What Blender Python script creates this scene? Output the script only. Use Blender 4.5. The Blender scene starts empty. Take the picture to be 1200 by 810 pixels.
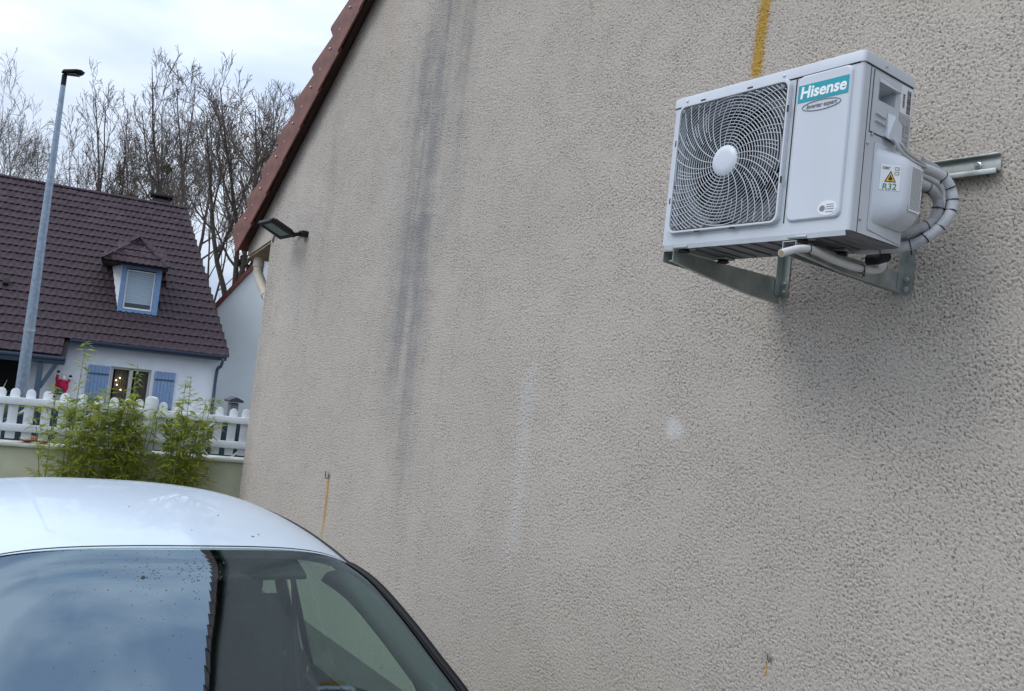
import bpy, bmesh, math, random
import numpy as np
from mathutils import Vector, Matrix
R_ = math.radians
rnd = random.Random(7)
SC = bpy.context.scene
COL = SC.collection

# ------------------------------------------------------------------ camera
EYE = 2.05
CR = Vector((0.7957269, -0.59540184, 0.1109745))
CU = Vector((-0.11733357, 0.02821287, 0.99269173))
CF = Vector((0.59418139, 0.80293255, 0.04741088))
cam_d = bpy.data.cameras.new('camera')
cam = bpy.data.objects.new('camera', cam_d); COL.objects.link(cam)
M = Matrix.Identity(4)
for i in range(3):
    M[i][0] = CR[i]; M[i][1] = CU[i]; M[i][2] = -CF[i]
M[2][3] = EYE
cam.matrix_world = M
cam_d.sensor_width = 36; cam_d.lens = 30.0
cam_d.clip_start = 0.05; cam_d.clip_end = 2000
SC.camera = cam

# ------------------------------------------------------------------ sky, sun, exposure
SUN_EL, SUN_AZ = R_(43), R_(-74)         # azimuth clockwise from +Y : the sun stands to the left of the view
W = bpy.data.worlds.new('World'); SC.world = W; W.use_nodes = True
nt = W.node_tree; nt.nodes.clear()
out = nt.nodes.new('ShaderNodeOutputWorld'); bg = nt.nodes.new('ShaderNodeBackground')
sky = nt.nodes.new('ShaderNodeTexSky'); sky.sky_type = 'NISHITA'; sky.sun_disc = False
sky.sun_elevation = SUN_EL; sky.sun_rotation = SUN_AZ; sky.altitude = 100; sky.air_density = 1.0; sky.dust_density = 1.0
bg.inputs['Strength'].default_value = 0.1
tc = nt.nodes.new('ShaderNodeTexCoord')
mp = nt.nodes.new('ShaderNodeMapping'); mp.inputs['Scale'].default_value = (1.0, 1.0, 2.6)
nz = nt.nodes.new('ShaderNodeTexNoise'); nz.inputs['Scale'].default_value = 1.9; nz.inputs['Detail'].default_value = 5; nz.inputs['Roughness'].default_value = .5
nt.links.new(tc.outputs['Generated'], mp.inputs['Vector']); nt.links.new(mp.outputs['Vector'], nz.inputs['Vector'])
cr = nt.nodes.new('ShaderNodeValToRGB')         # cloud brightness, grey blue bellies to white
cr.color_ramp.elements[0].position = .40; cr.color_ramp.elements[0].color = (3.5, 4.3, 5.8, 1)
cr.color_ramp.elements[1].position = .60; cr.color_ramp.elements[1].color = (6.7, 7.3, 8.1, 1)
nt.links.new(nz.outputs['Fac'], cr.inputs['Fac'])
nz2 = nt.nodes.new('ShaderNodeTexNoise'); nz2.inputs['Scale'].default_value = 1.5; nz2.inputs['Detail'].default_value = 4
nt.links.new(mp.outputs['Vector'], nz2.inputs['Vector'])
mr = nt.nodes.new('ShaderNodeMapRange'); mr.inputs['From Min'].default_value = .28; mr.inputs['From Max'].default_value = .50
mr.inputs['To Min'].default_value = .82; mr.inputs['To Max'].default_value = .97
nt.links.new(nz2.outputs['Fac'], mr.inputs['Value'])
mx = nt.nodes.new('ShaderNodeMix'); mx.data_type = 'RGBA'
nt.links.new(mr.outputs['Result'], mx.inputs['Factor'])
# an overcast sky grows brighter towards the zenith : (1 + 2 sin e) / 3
sx = nt.nodes.new('ShaderNodeSeparateXYZ'); nt.links.new(tc.outputs['Generated'], sx.inputs['Vector'])
el = nt.nodes.new('ShaderNodeMapRange'); el.inputs['From Min'].default_value = .12; el.inputs['From Max'].default_value = .85; el.inputs['To Min'].default_value = .95; el.inputs['To Max'].default_value = 2.1
nt.links.new(sx.outputs['Z'], el.inputs['Value'])
vm = nt.nodes.new('ShaderNodeVectorMath'); vm.operation = 'SCALE'; nt.links.new(cr.outputs['Color'], vm.inputs[0]); nt.links.new(el.outputs['Result'], vm.inputs['Scale'])
nt.links.new(sky.outputs['Color'], mx.inputs['A']); nt.links.new(vm.outputs['Vector'], mx.inputs['B'])
nt.links.new(mx.outputs['Result'], bg.inputs['Color']); nt.links.new(bg.outputs['Background'], out.inputs['Surface'])

sd = bpy.data.lights.new('sun', 'SUN'); sd.energy = 0.62; sd.angle = R_(26); sd.color = (1, .97, .92)
so = bpy.data.objects.new('sun', sd); COL.objects.link(so)
sdir = Vector((math.sin(SUN_AZ) * math.cos(SUN_EL), math.cos(SUN_AZ) * math.cos(SUN_EL), math.sin(SUN_EL)))
so.rotation_euler = sdir.to_track_quat('Z', 'Y').to_euler()
SC.view_settings.view_transform = 'Standard'; SC.view_settings.look = 'None'
SC.view_settings.exposure = 0.50; SC.view_settings.gamma = 1.0

# ------------------------------------------------------------------ helpers
def tag(o, label=None, cat=None, group=None, kind=None):
    if label: o['label'] = label
    if cat: o['category'] = cat
    if group: o['group'] = group
    if kind: o['kind'] = kind
    return o
def thing(name, label, cat, loc=(0, 0, 0), rz=0, group=None):
    o = bpy.data.objects.new(name, None); COL.objects.link(o)
    o.location = loc; o.rotation_euler = (0, 0, rz); o.empty_display_size = .1
    return tag(o, label, cat, group)
def frame_of(t, up=Vector((0, 0, 1))):
    t = t.normalized()
    if abs(t.dot(up)) > .95: up = Vector((1, 0, 0))
    a = t.cross(up).normalized(); b = a.cross(t).normalized()
    return a, b
class MB:
    def __init__(s): s.v = []; s.f = []; s.mi = []; s.cur = 0
    def add(s, vs, fs):
        n = len(s.v); s.v += [tuple(v) for v in vs]; s.f += [tuple(i + n for i in f) for f in fs]; s.mi += [s.cur] * len(fs); return s
    def box(s, x0, x1, y0, y1, z0, z1):
        v = [(x, y, z) for z in (z0, z1) for y in (y0, y1) for x in (x0, x1)]
        return s.add(v, [(0, 2, 3, 1), (4, 5, 7, 6), (0, 1, 5, 4), (2, 6, 7, 3), (0, 4, 6, 2), (1, 3, 7, 5)])
    def obox(s, c, ax, ay, az):       # oriented box, half vectors
        c = Vector(c); ax = Vector(ax); ay = Vector(ay); az = Vector(az)
        v = [c + i * ax + j * ay + k * az for k in (-1, 1) for j in (-1, 1) for i in (-1, 1)]
        return s.add(v, [(0, 2, 3, 1), (4, 5, 7, 6), (0, 1, 5, 4), (2, 6, 7, 3), (0, 4, 6, 2), (1, 3, 7, 5)])
    def bar(s, a, b, w, h, up=(0, 0, 1)):
        a = Vector(a); b = Vector(b); p, q = frame_of(b - a, Vector(up))
        return s.obox((a + b) / 2, (b - a) / 2, p * w / 2, q * h / 2)
    def prism(s, pts, d):             # polygon of 3d points extruded by vector d
        pts = [Vector(p) for p in pts]; d = Vector(d); n = len(pts)
        return s.add(pts + [p + d for p in pts], [tuple(range(n))[::-1], tuple(range(n, 2 * n))] + [(i, (i + 1) % n, n + (i + 1) % n, n + i) for i in range(n)])
    def tube(s, pts, r, n=8, closed=False, caps=True):
        pts = [Vector(p) for p in pts]; m = len(pts)
        rs = r if isinstance(r, (list, tuple)) else [r] * m
        vs = []; a = None
        for i, p in enumerate(pts):
            if closed: t = pts[(i + 1) % m] - pts[i - 1]
            else: t = pts[min(i + 1, m - 1)] - pts[max(i - 1, 0)]
            if t.length < 1e-9: t = Vector((0, 0, 1))
            t.normalize()
            if a is None: a, b = frame_of(t)
            else:
                a = (a - t * a.dot(t))
                if a.length < 1e-6: a, _ = frame_of(t)
                a.normalize()
            b = t.cross(a)
            for k in range(n):
                an = 2 * math.pi * k / n
                vs.append(p + (a * math.cos(an) + b * math.sin(an)) * rs[i])
        fs = []
        for i in range(m if closed else m - 1):
            j = (i + 1) % m
            for k in range(n):
                fs.append((i * n + k, i * n + (k + 1) % n, j * n + (k + 1) % n, j * n + k))
        if caps and not closed and n > 2:
            fs.append(tuple(range(n))[::-1]); fs.append(tuple((m - 1) * n + k for k in range(n)))
        return s.add(vs, fs)
    def grid(s, P, flip=False):       # P: rows of points
        r = len(P); c = len(P[0]); vs = [p for row in P for p in row]
        fs = [(i * c + j, i * c + j + 1, (i + 1) * c + j + 1, (i + 1) * c + j) for i in range(r - 1) for j in range(c - 1)]
        if flip: fs = [f[::-1] for f in fs]
        return s.add(vs, fs)
    def disc(s, c, ax, ay, n=24, d=None):
        c = Vector(c); ax = Vector(ax); ay = Vector(ay)
        pts = [c + ax * math.cos(2 * math.pi * k / n) + ay * math.sin(2 * math.pi * k / n) for k in range(n)]
        if d is None: return s.add(pts, [tuple(range(n))])
        return s.prism(pts, d)
    def lathe(s, c, prof, n=20, axis='z'):     # prof: (r, h)
        c = Vector(c); vs = []
        for r, h in prof:
            for k in range(n):
                a = 2 * math.pi * k / n; x, y = r * math.cos(a), r * math.sin(a)
                vs.append(c + Vector({'z': (x, y, h), 'x': (h, x, y), 'y': (x, h, y)}[axis]))
        fs = [(i * n + k, i * n + (k + 1) % n, (i + 1) * n + (k + 1) % n, (i + 1) * n + k) for i in range(len(prof) - 1) for k in range(n)]
        fs += [tuple(range(n))[::-1], tuple((len(prof) - 1) * n + k for k in range(n))]
        return s.add(vs, fs)
    def mesh(s, name, mats, smooth=False):
        me = bpy.data.meshes.new(name); me.from_pydata(s.v, [], s.f)
        if not isinstance(mats, (list, tuple)): mats = [mats]
        for m in mats: me.materials.append(m)
        if len(mats) > 1: me.polygons.foreach_set('material_index', s.mi)
        if smooth: me.polygons.foreach_set('use_smooth', [True] * len(me.polygons))
        me.update(); return me
    def build(s, name, mats, parent=None, smooth=False, bevel=0, fix=True, seg=2):
        me = s.mesh(name, mats, smooth)
        if fix or bevel:
            bm = bmesh.new(); bm.from_mesh(me)
            if fix: bmesh.ops.recalc_face_normals(bm, faces=bm.faces)
            if bevel:
                ed = [e for e in bm.edges if len(e.link_faces) == 2 and e.calc_face_angle(0) > .5]
                bmesh.ops.bevel(bm, geom=ed, offset=bevel, segments=seg, affect='EDGES', profile=.5, clamp_overlap=True)
            bm.to_mesh(me); bm.free()
        if bevel or smooth == 'auto':
            me.polygons.foreach_set('use_smooth', [True] * len(me.polygons)); me.set_sharp_from_angle(angle=R_(42))
        o = bpy.data.objects.new(name, me); COL.objects.link(o)
        if parent is not None: o.parent = parent
        return o
def link(name, me, parent=None, mw=None):
    o = bpy.data.objects.new(name, me); COL.objects.link(o)
    if parent is not None: o.parent = parent
    if mw is not None: o.matrix_local = mw
    return o

# ---- materials
def mat(name, col, rough=.6, metal=0, spec=.5, var=0, vscale=8, bump=0, bscale=60, coat=0, detail=4, stretch=None, col2=None, sub=0):
    m = bpy.data.materials.new(name); m.use_nodes = True; t = m.node_tree; b = t.nodes['Principled BSDF']
    b.inputs['Base Color'].default_value = (*col, 1); b.inputs['Roughness'].default_value = rough
    b.inputs['Metallic'].default_value = metal; b.inputs['Specular IOR Level'].default_value = spec
    b.inputs['Coat Weight'].default_value = coat
    if var or bump:
        c = t.nodes.new('ShaderNodeTexCoord'); mp = t.nodes.new('ShaderNodeMapping'); t.links.new(c.outputs['Object'], mp.inputs['Vector'])
        if stretch: mp.inputs['Scale'].default_value = stretch
    if var:
        n = t.nodes.new('ShaderNodeTexNoise'); n.inputs['Scale'].default_value = vscale; n.inputs['Detail'].default_value = detail
        t.links.new(mp.outputs['Vector'], n.inputs['Vector'])
        r = t.nodes.new('ShaderNodeMapRange'); r.inputs['From Min'].default_value = .3; r.inputs['From Max'].default_value = .7
        t.links.new(n.outputs['Fac'], r.inputs['Value'])
        x = t.nodes.new('ShaderNodeMix'); x.data_type = 'RGBA'; t.links.new(r.outputs['Result'], x.inputs['Factor'])
        c2 = col2 or tuple(k * (1 - var) for k in col)
        c1 = tuple(min(1, k * (1 + var * .4)) for k in col) if not col2 else col
        x.inputs['A'].default_value = (*c1, 1); x.inputs['B'].default_value = (*c2, 1)
        t.links.new(x.outputs['Result'], b.inputs['Base Color'])
        q = t.nodes.new('ShaderNodeMapRange'); q.inputs['To Min'].default_value = max(0, rough - .07); q.inputs['To Max'].default_value = min(1, rough + .1)
        t.links.new(n.outputs['Fac'], q.inputs['Value']); t.links.new(q.outputs['Result'], b.inputs['Roughness'])
    if bump:
        n2 = t.nodes.new('ShaderNodeTexNoise'); n2.inputs['Scale'].default_value = bscale; n2.inputs['Detail'].default_value = 3
        t.links.new(mp.outputs['Vector'], n2.inputs['Vector'])
        bp = t.nodes.new('ShaderNodeBump'); bp.inputs['Strength'].default_value = bump; bp.inputs['Distance'].default_value = .01
        t.links.new(n2.outputs['Fac'], bp.inputs['Height']); t.links.new(bp.outputs['Normal'], b.inputs['Normal'])
    return m
def leafmat(name, c1, c2, tr=.35):
    m = mat(name, c1, .45, var=.01, vscale=9, col2=c2); t = m.node_tree; b = t.nodes['Principled BSDF']
    d = t.nodes.new('ShaderNodeBsdfTranslucent'); mx = t.nodes.new('ShaderNodeMixShader'); mx.inputs['Fac'].default_value = tr
    src = b.inputs['Base Color'].links[0].from_socket; t.links.new(src, d.inputs['Color'])
    t.links.new(b.outputs['BSDF'], mx.inputs[1]); t.links.new(d.outputs['BSDF'], mx.inputs[2])
    t.links.new(mx.outputs['Shader'], t.nodes['Material Output'].inputs['Surface']); return m
def glassmat(name, tint, ior=1.5, gl=(1, 1, 1), rough=0.0):
    m = bpy.data.materials.new(name); m.use_nodes = True; t = m.node_tree; t.nodes.remove(t.nodes['Principled BSDF'])
    f = t.nodes.new('ShaderNodeFresnel'); ge = t.nodes.new('ShaderNodeNewGeometry'); mi = t.nodes.new('ShaderNodeMapRange')
    mi.inputs['To Min'].default_value = ior; mi.inputs['To Max'].default_value = 1 / ior      # the same reflection from either side of a thin pane
    t.links.new(ge.outputs['Backfacing'], mi.inputs['Value']); t.links.new(mi.outputs['Result'], f.inputs['IOR'])
    g = t.nodes.new('ShaderNodeBsdfGlossy'); g.inputs['Roughness'].default_value = rough; g.inputs['Color'].default_value = (*gl, 1)
    tr = t.nodes.new('ShaderNodeBsdfTransparent'); tr.inputs['Color'].default_value = (*tint, 1)
    mx = t.nodes.new('ShaderNodeMixShader'); t.links.new(f.outputs['Fac'], mx.inputs[0]); t.links.new(tr.outputs[0], mx.inputs[1]); t.links.new(g.outputs[0], mx.inputs[2])
    t.links.new(mx.outputs[0], t.nodes['Material Output'].inputs['Surface']); return m
def emis(name, col, s):
    m = mat(name, col, .5); b = m.node_tree.nodes['Principled BSDF']
    b.inputs['Emission Color'].default_value = (*col, 1); b.inputs['Emission Strength'].default_value = s; return m

# colours
WALLC = (.570, .508, .442)
def stucco(name, attr):
    m = bpy.data.materials.new(name); m.use_nodes = True; t = m.node_tree; b = t.nodes['Principled BSDF']; N = t.nodes; L = t.links
    b.inputs['Roughness'].default_value = .93; b.inputs['Specular IOR Level'].default_value = .15
    c = N.new('ShaderNodeTexCoord')
    def noise(sc, det, v=None):
        n = N.new('ShaderNodeTexNoise'); n.inputs['Scale'].default_value = sc; n.inputs['Detail'].default_value = det
        L.new(v or c.outputs['Object'], n.inputs['Vector']); return n.outputs['Fac']
    def rng(s, a, b_, c_, d):
        r = N.new('ShaderNodeMapRange'); L.new(s, r.inputs['Value'])
        for k, v in zip(('From Min', 'From Max', 'To Min', 'To Max'), (a, b_, c_, d)): r.inputs[k].default_value = v
        return r.outputs['Result']
    def mixc(f, A, B):
        x = N.new('ShaderNodeMix'); x.data_type = 'RGBA'
        if hasattr(f, 'links') or hasattr(f, 'is_linked'): L.new(f, x.inputs['Factor'])
        else: x.inputs['Factor'].default_value = f
        for nm, v in (('A', A), ('B', B)):
            if isinstance(v, tuple): x.inputs[nm].default_value = (*v, 1)
            else: L.new(v, x.inputs[nm])
        return x.outputs['Result']
    col = mixc(rng(noise(1.1, 4), .35, .65, 0, 1), WALLC, tuple(k * .93 for k in WALLC))
    col = mixc(rng(noise(170, 3), .50, .68, 0, .9), col, tuple(k * .55 for k in WALLC))
    col = mixc(rng(noise(150, 2), .55, .75, 0, .5), col, (.74, .71, .67))
    col = mixc(rng(noise(.45, 3), .40, .62, 0, .55), col, tuple(k * .88 for k in WALLC))
    if attr:
        a = N.new('ShaderNodeAttribute'); a.attribute_name = 'stain'
        sp = N.new('ShaderNodeSeparateColor'); L.new(a.outputs['Color'], sp.inputs['Color'])
        col = mixc(sp.outputs['Blue'], col, (.66, .67, .68))
        col = mixc(sp.outputs['Red'], col, (.225, .23, .235))
        col = mixc(sp.outputs['Green'], col, (.46, .27, .035))
        a2 = N.new('ShaderNodeAttribute'); a2.attribute_name = 'pit'      # shade in the pits of the render coat, painted into the colour
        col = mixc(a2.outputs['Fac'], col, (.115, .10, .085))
    if not attr: col = mixc(rng(noise(140, 2), .56, .70, 0, .30), col, (.115, .10, .085))  # plain wall: pit shade painted into the colour by noise
    L.new(col, b.inputs['Base Color'])
    bp = N.new('ShaderNodeBump'); bp.inputs['Distance'].default_value = .004; bp.inputs['Strength'].default_value = .9 if attr else 1
    L.new(noise(210 if attr else 120, 3), bp.inputs['Height']); L.new(bp.outputs['Normal'], b.inputs['Normal'])
    return m
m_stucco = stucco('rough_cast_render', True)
m_stucco2 = stucco('rough_cast_plain', False)
m_terra = mat('terracotta', (.135, .036, .019), .62, var=.5, vscale=7, bump=.25, bscale=90)
m_verge = mat('terracotta_face', (.17, .045, .022), .5, var=.55, vscale=5, bump=.2, bscale=120)
m_nail = mat('zinc_nail', (.42, .43, .46), .4, metal=.8)
m_cream = mat('cream_pvc', (.55, .50, .40), .5, var=.15, vscale=5)
m_soffit = mat('eave_soffit', (.33, .26, .18), .8, var=.3, vscale=6)
m_brick = mat('red_brick', (.25, .09, .06), .85, var=.3, vscale=30)

# ------------------------------------------------------------------ ground
def ground_z(x, y):
    s = (.3090 * x + .9511 * y) - 9.6       # distance beyond the garden wall line
    k = min(1, max(0, s / 4.0)); k = k * k * (3 - 2 * k)
    return -.65 * k
mb = MB()
xs = [-600, -200, -60, -20, -8, -4, 0, 4, 8, 14, 22, 40, 90, 200, 600]
ys = [-600, -200, -50, -10, 0, 5, 8, 9, 10, 11, 12, 13, 14, 15, 17, 20, 26, 40, 60, 120, 300, 900]
mb.grid([[(x, y, ground_z(x, y)) for x in xs] for y in ys])
g = mb.build('ground', mat('ground_gravel', (.10, .095, .085), .95, var=.35, vscale=3, bump=.6, bscale=40)); tag(g, kind='structure')

# ------------------------------------------------------------------ the house with the rendered gable
WX = 3.0; CY = 8.225; VX = 2.88
def vline(y): return 4.206 + .824 * (7.529 - y)       # lower edge of the verge tiles, in the plane x = VX
RY = 2.2
house = thing('rendered_house', 'beige rough-cast gable house wall with terracotta verge tiles filling the right of the view', 'house', (WX, CY, 0))
def HL(x, y, z): return (x - WX, y - CY, z)
def slope_up(y): return vline(y) + .10 if y > RY else vline(2 * RY - y) + .10
mb = MB()
ynear = 2 * RY - CY
mb.prism([HL(WX + .004, CY, -.02), HL(WX + .004, ynear, -.02), HL(WX + .004, ynear, slope_up(ynear)), HL(WX + .004, RY, slope_up(RY)), HL(WX + .004, CY, slope_up(CY))], (9, 0, 0))
mb.build('wall', m_stucco2, house)
# relief of the render coat, real geometry where the wall is seen
def make_relief():
    rs = np.random.RandomState(3)
    st = .003; nx, nz = 2750, 1870
    def bp(s1, s2, an=1.0):
        a = rs.randn(nz, nx); F = np.fft.rfft2(a)
        ky = np.fft.fftfreq(nz)[:, None] * 2 * np.pi; kx = np.fft.rfftfreq(nx)[None] * 2 * np.pi
        u_ = (kx * .80 + ky * .60); v_ = (-kx * .60 + ky * .80)
        k2 = (u_ * an) ** 2 + (v_ / an) ** 2
        F = F * (np.exp(-k2 * (s1 / st) ** 2 / 2) - np.exp(-k2 * (s2 / st) ** 2 / 2))
        b = np.fft.irfft2(F, s=(nz, nx)); return b / b.std()
    n1 = bp(.00175, .0038, 1.22); n2 = bp(.0034, .0078, 1.1); nv = bp(.05, .5); n3 = bp(.2, 2.0); nm = bp(.03, .3)
    Hh = np.tanh(n1 * .8) * .75 + .35 * np.tanh(n2) - .35 * np.clip(-n1 - 1.0, 0, 2)
    # grid : y spacing grows with distance
    ya = [.95]
    while ya[-1] < CY: ya.append(ya[-1] + max(.0033, .00104 * math.hypot(3, ya[-1])))
    ya[-1] = CY; ya = np.array(ya); za = np.arange(.05, 5.62, .0039)
    Y, Z = np.meshgrid(ya, za)
    fx = (Y / st) % (nx - 1); fz = (Z / st) % (nz - 1)
    ix = fx.astype(int); iz = fz.astype(int); dx = fx - ix; dz = fz - iz
    smp = lambda A: A[iz, ix] * (1 - dx) * (1 - dz) + A[iz, ix + 1] * dx * (1 - dz) + A[iz + 1, ix] * (1 - dx) * dz + A[iz + 1, ix + 1] * dx * dz
    h = smp(Hh); n1s = smp(n1); h = h * np.clip(1 + .09 * smp(nv), .7, 1.3); big = smp(n3)
    # ---- stains
    def streak(yc, w, zt, zb, k, drift=0, soft=.25):
        yy = yc + drift * (zt - Z) + .012 * np.sin(Z * 5 + yc)
        e = np.exp(-((Y - yy) / w) ** 2)
        return k * e * np.clip((zt - Z) / .02, 0, 1) * np.clip((Z - zb) / (soft * (zt - zb) + 1e-6), 0, 1)
    fine = np.fft.irfft2(np.fft.rfft2(rs.randn(nz, nx)) * np.exp(-((np.fft.rfftfreq(nx)[None] * 2 * np.pi * 5) ** 2 + (np.fft.fftfreq(nz)[:, None] * 2 * np.pi * 100) ** 2) / 2), s=(nz, nx)); fine /= fine.std()
    fs = smp(fine)
    dirt = (streak(5.25, .055, 9, 2.4, .40) + streak(5.31, .24, 9, 1.2, .36) + streak(5.13, .03, 9, 3.6, .30) + streak(4.93, .12, 9, 2.6, .50)
            + streak(5.47, .16, 4.6, 1.5, .30) + streak(5.20, .13, 3.2, .9, .34) + streak(5.6, .25, 4.4, 1.6, .12) + streak(6.95, .12, 4.3, 2.2, .22)
            + streak(6.6, .22, 3.8, 1.6, .14) + streak(7.3, .3, 3.4, .6, .10) + streak(6.1, .3, 4.6, 1.0, .08) + streak(8.15, .10, 3.4, .2, .18))
    dirt *= np.clip(.9 + .16 * fs + .12 * smp(nm), .1, 1.8) * np.clip(.95 - .42 * n1s, .25, 1.9); dirt += np.clip(big * .035, 0, .1)
    anchor = lambda yc, zc, r: np.exp(-(((Y - yc) / r) ** 2 + ((Z - zc) / r) ** 2))
    dirt += 1.0 * anchor(6.295, 1.18, .028) + 1.1 * anchor(2.09, 1.079, .009) + .5 * anchor(2.11, 1.09, .02) + .5 * anchor(3.666, 4.24, .014) + .35 * anchor(7.3, 3.33, .02)
    yel = streak(2.441, .024, 4.6, 3.53, 2.2, soft=.04) * np.clip(.9 + .5 * fs, .3, 1.4) + streak(6.30, .019, 1.155, .50, .85, soft=.7) * np.clip(.9 + .4 * fs, .3, 1.4) + streak(2.095, .0065, 1.072, 1.0, .9)
    yel += streak(3.66, .008, 4.24, 4.14, .35) + streak(4.95, .06, 9, 3.9, .16) + streak(5.17, .03, 9, 4.0, .2) + streak(6.1, .2, 9, 3.0, .06)
    wob = np.sin(np.arctan2(Z - 1.94, Y - 2.724) * 3 + 1) * .004 + smp(n2) * .005
    rr = np.hypot((Y - 2.724) / 1.1, Z - 1.94) * .82 + wob * 1.2
    wht = .60 * np.clip((.048 - rr) / .022, 0, 1) * np.clip(.75 + .6 * n1s, .0, 1.2) + streak(3.85, .07, 2.12, .9, .30) * np.clip(.8 + .5 * n1s, 0, 1.4) + .42 * np.clip((.05 - np.hypot(Y - 3.83, (Z - 2.15) / 1.4)) / .04, 0, 1) * np.clip(.5 + n1s * .4, 0, 1)
    wht += streak(5.9, .25, 9, 2, .08) + streak(7.6, .35, 9, .5, .10)
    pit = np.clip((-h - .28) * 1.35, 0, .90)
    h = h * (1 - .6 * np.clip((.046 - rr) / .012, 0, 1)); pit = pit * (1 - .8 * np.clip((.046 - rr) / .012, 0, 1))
    bulge = .006 * np.exp(-((Y - 2.441) / .022) ** 2) * (Z > 3.5)
    zlo = np.interp(Y, [1.16, 4.05, 4.84, 5.77, 7.0, 8.2], [1.12, .11, .22, .38, .42, .38])
    ed = np.minimum(np.minimum(3.88 + .306 * (Y - 1.34) - Z, Z - zlo), Y - .95); ed = np.clip(1 - ed / .05, 0, 1)
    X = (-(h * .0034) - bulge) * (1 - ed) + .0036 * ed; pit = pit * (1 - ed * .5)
    ny, nzr = len(ya), len(za)
    co = np.stack([X, Y - CY, Z], -1).reshape(-1, 3).astype(np.float32)
    keep = (Z < np.where(Y > RY, vline(Y), 99) + .05) & (Z < 3.88 + .306 * (Y - 1.34)) & (Z > np.interp(Y, [1.16, 4.05, 4.84, 5.77, 7.0, 8.2], [1.12, .11, .22, .38, .42, .38]))
    idx = np.arange(ny * nzr).reshape(nzr, ny)
    q = np.stack([idx[:-1, :-1], idx[1:, :-1], idx[1:, 1:], idx[:-1, 1:]], -1).reshape(-1, 4)
    kq = (keep[:-1, :-1] & keep[1:, :-1] & keep[1:, 1:] & keep[:-1, 1:]).reshape(-1)
    q = q[kq]
    used = np.zeros(ny * nzr, bool); used[q.ravel()] = True
    remap = np.cumsum(used) - 1; q = remap[q]; co = co[used]
    me = bpy.data.meshes.new('render_coat')
    me.vertices.add(len(co)); me.vertices.foreach_set('co', co.ravel())
    me.loops.add(q.size); me.loops.foreach_set('vertex_index', q.ravel().astype(np.int32))
    me.polygons.add(len(q)); me.polygons.foreach_set('loop_start', (np.arange(len(q)) * 4).astype(np.int32))
    me.update(calc_edges=True)
    me.polygons.foreach_set('use_smooth', np.ones(len(q), bool))
    at = me.color_attributes.new('stain', 'FLOAT_COLOR', 'POINT')
    S = np.stack([np.clip(dirt, 0, .9), np.clip(yel, 0, .92), np.clip(wht, 0, .85), np.ones_like(dirt)], -1).reshape(-1, 4)[used].astype(np.float32)
    at.data.foreach_set('color', S.ravel())
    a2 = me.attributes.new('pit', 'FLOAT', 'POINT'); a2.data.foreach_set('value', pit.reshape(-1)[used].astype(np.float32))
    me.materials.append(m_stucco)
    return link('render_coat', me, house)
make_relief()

# verge tiles : one terracotta flap after another up the gable, each lapping the one below
S_dir = Vector((0, -1, .824)).normalized(); S_nrm = Vector((0, .824, 1)).normalized()
def verge_mesh(L=.445, h0=.335, h1=.262):
    mb = MB(); t = .016
    # local : +x up the slope, +y out of the roof (normal), +z towards the camera side (away from the wall)
    def P(x, y, z): return (x, y, z)
    out = [(0, -.014, .012), (L + .02, .008, -.010), (L + .02, h1, -.010), (L * .07, h0, .010), (.0, h0 - .014, .012)]
    mb.prism([Vector((a, b, c)) for a, b, c in out], (0, 0, -t))
    mb.prism([Vector((0.01, h0 - .024, -t + .01)), Vector((L * .12, h0 - .003, -t + .01)), Vector((L + .02, h1, -t - .01)), Vector((L + .02, h1 - .02, -t - .01)), Vector((0.01, h0 - .05, -t + .01))], (0, 0, -.22))
    return mb.mesh('verge_tile', m_verge)
vmesh = verge_mesh()
bm = bmesh.new(); bm.from_mesh(vmesh); bmesh.ops.recalc_face_normals(bm, faces=bm.faces)
bmesh.ops.bevel(bm, geom=[e for e in bm.edges if len(e.link_faces) == 2 and e.calc_face_angle(0) > .6], offset=.005, segments=2, affect='EDGES'); bm.to_mesh(vmesh); bm.free()
nb = MB(); nb.lathe((0, 0, 0), [(.013, 0), (.012, .003), (.006, .006), (.004, .009)], 10)
nmesh = nb.mesh('nail', m_nail, True)
y0 = 8.86
def vpt(y): return Vector((VX, y, vline(y)))
k = 0; s = 0.0; base = vpt(y0)
ndir = 0
while True:
    p = base + S_dir * s
    if p.y < RY + .2: break
    mx4 = Matrix((( 0, 0, -1, 0), (S_dir.y, S_nrm.y, 0, 0), (S_dir.z, S_nrm.z, 0, 0), (0, 0, 0, 1)))
    jit = rnd.uniform(-.006, .006)
    mw = Matrix.Translation(p - Vector((WX, CY, 0)) + S_nrm * jit) @ mx4 @ Matrix.Rotation(R_(rnd.uniform(-.8, .8)), 4, 'Z')
    o = link('verge_tile', vmesh, house, mw)
    for fx in (.26, .74):
        link('nail', nmesh, o, Matrix.Translation((.445 * fx, .16 + (.02 if fx > .5 else 0), .001)))
    s += .43
# roof slabs behind the verge and the board under it
mb = MB()
for sgn in (1, -1):
    a = Vector((VX + .03, 8.95 if sgn > 0 else 2 * RY - 8.95, vline(8.95) + .12)); b = Vector((VX + .03, RY, vline(RY) + .12))
    mb.prism([a, b, b + Vector((0, 0, .09)), a + Vector((0, 0, .09))], (9.2, 0, 0))
mb.v = [HL(*v) for v in mb.v]
mb.build('roof', m_terra, house)
mb = MB()
a = vpt(8.72) + Vector((.05, 0, .0)) + S_nrm * .055; b = vpt(RY + .05) + Vector((.05, 0, 0)) + S_nrm * .055
mb.prism([a, b, b + S_nrm * .07, a + S_nrm * .07], (.05, 0, 0))
mb.v = [HL(*v) for v in mb.v]
mb.build('verge_board', mat('dark_timber', (.045, .022, .016), .7, var=.3), house)
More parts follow.
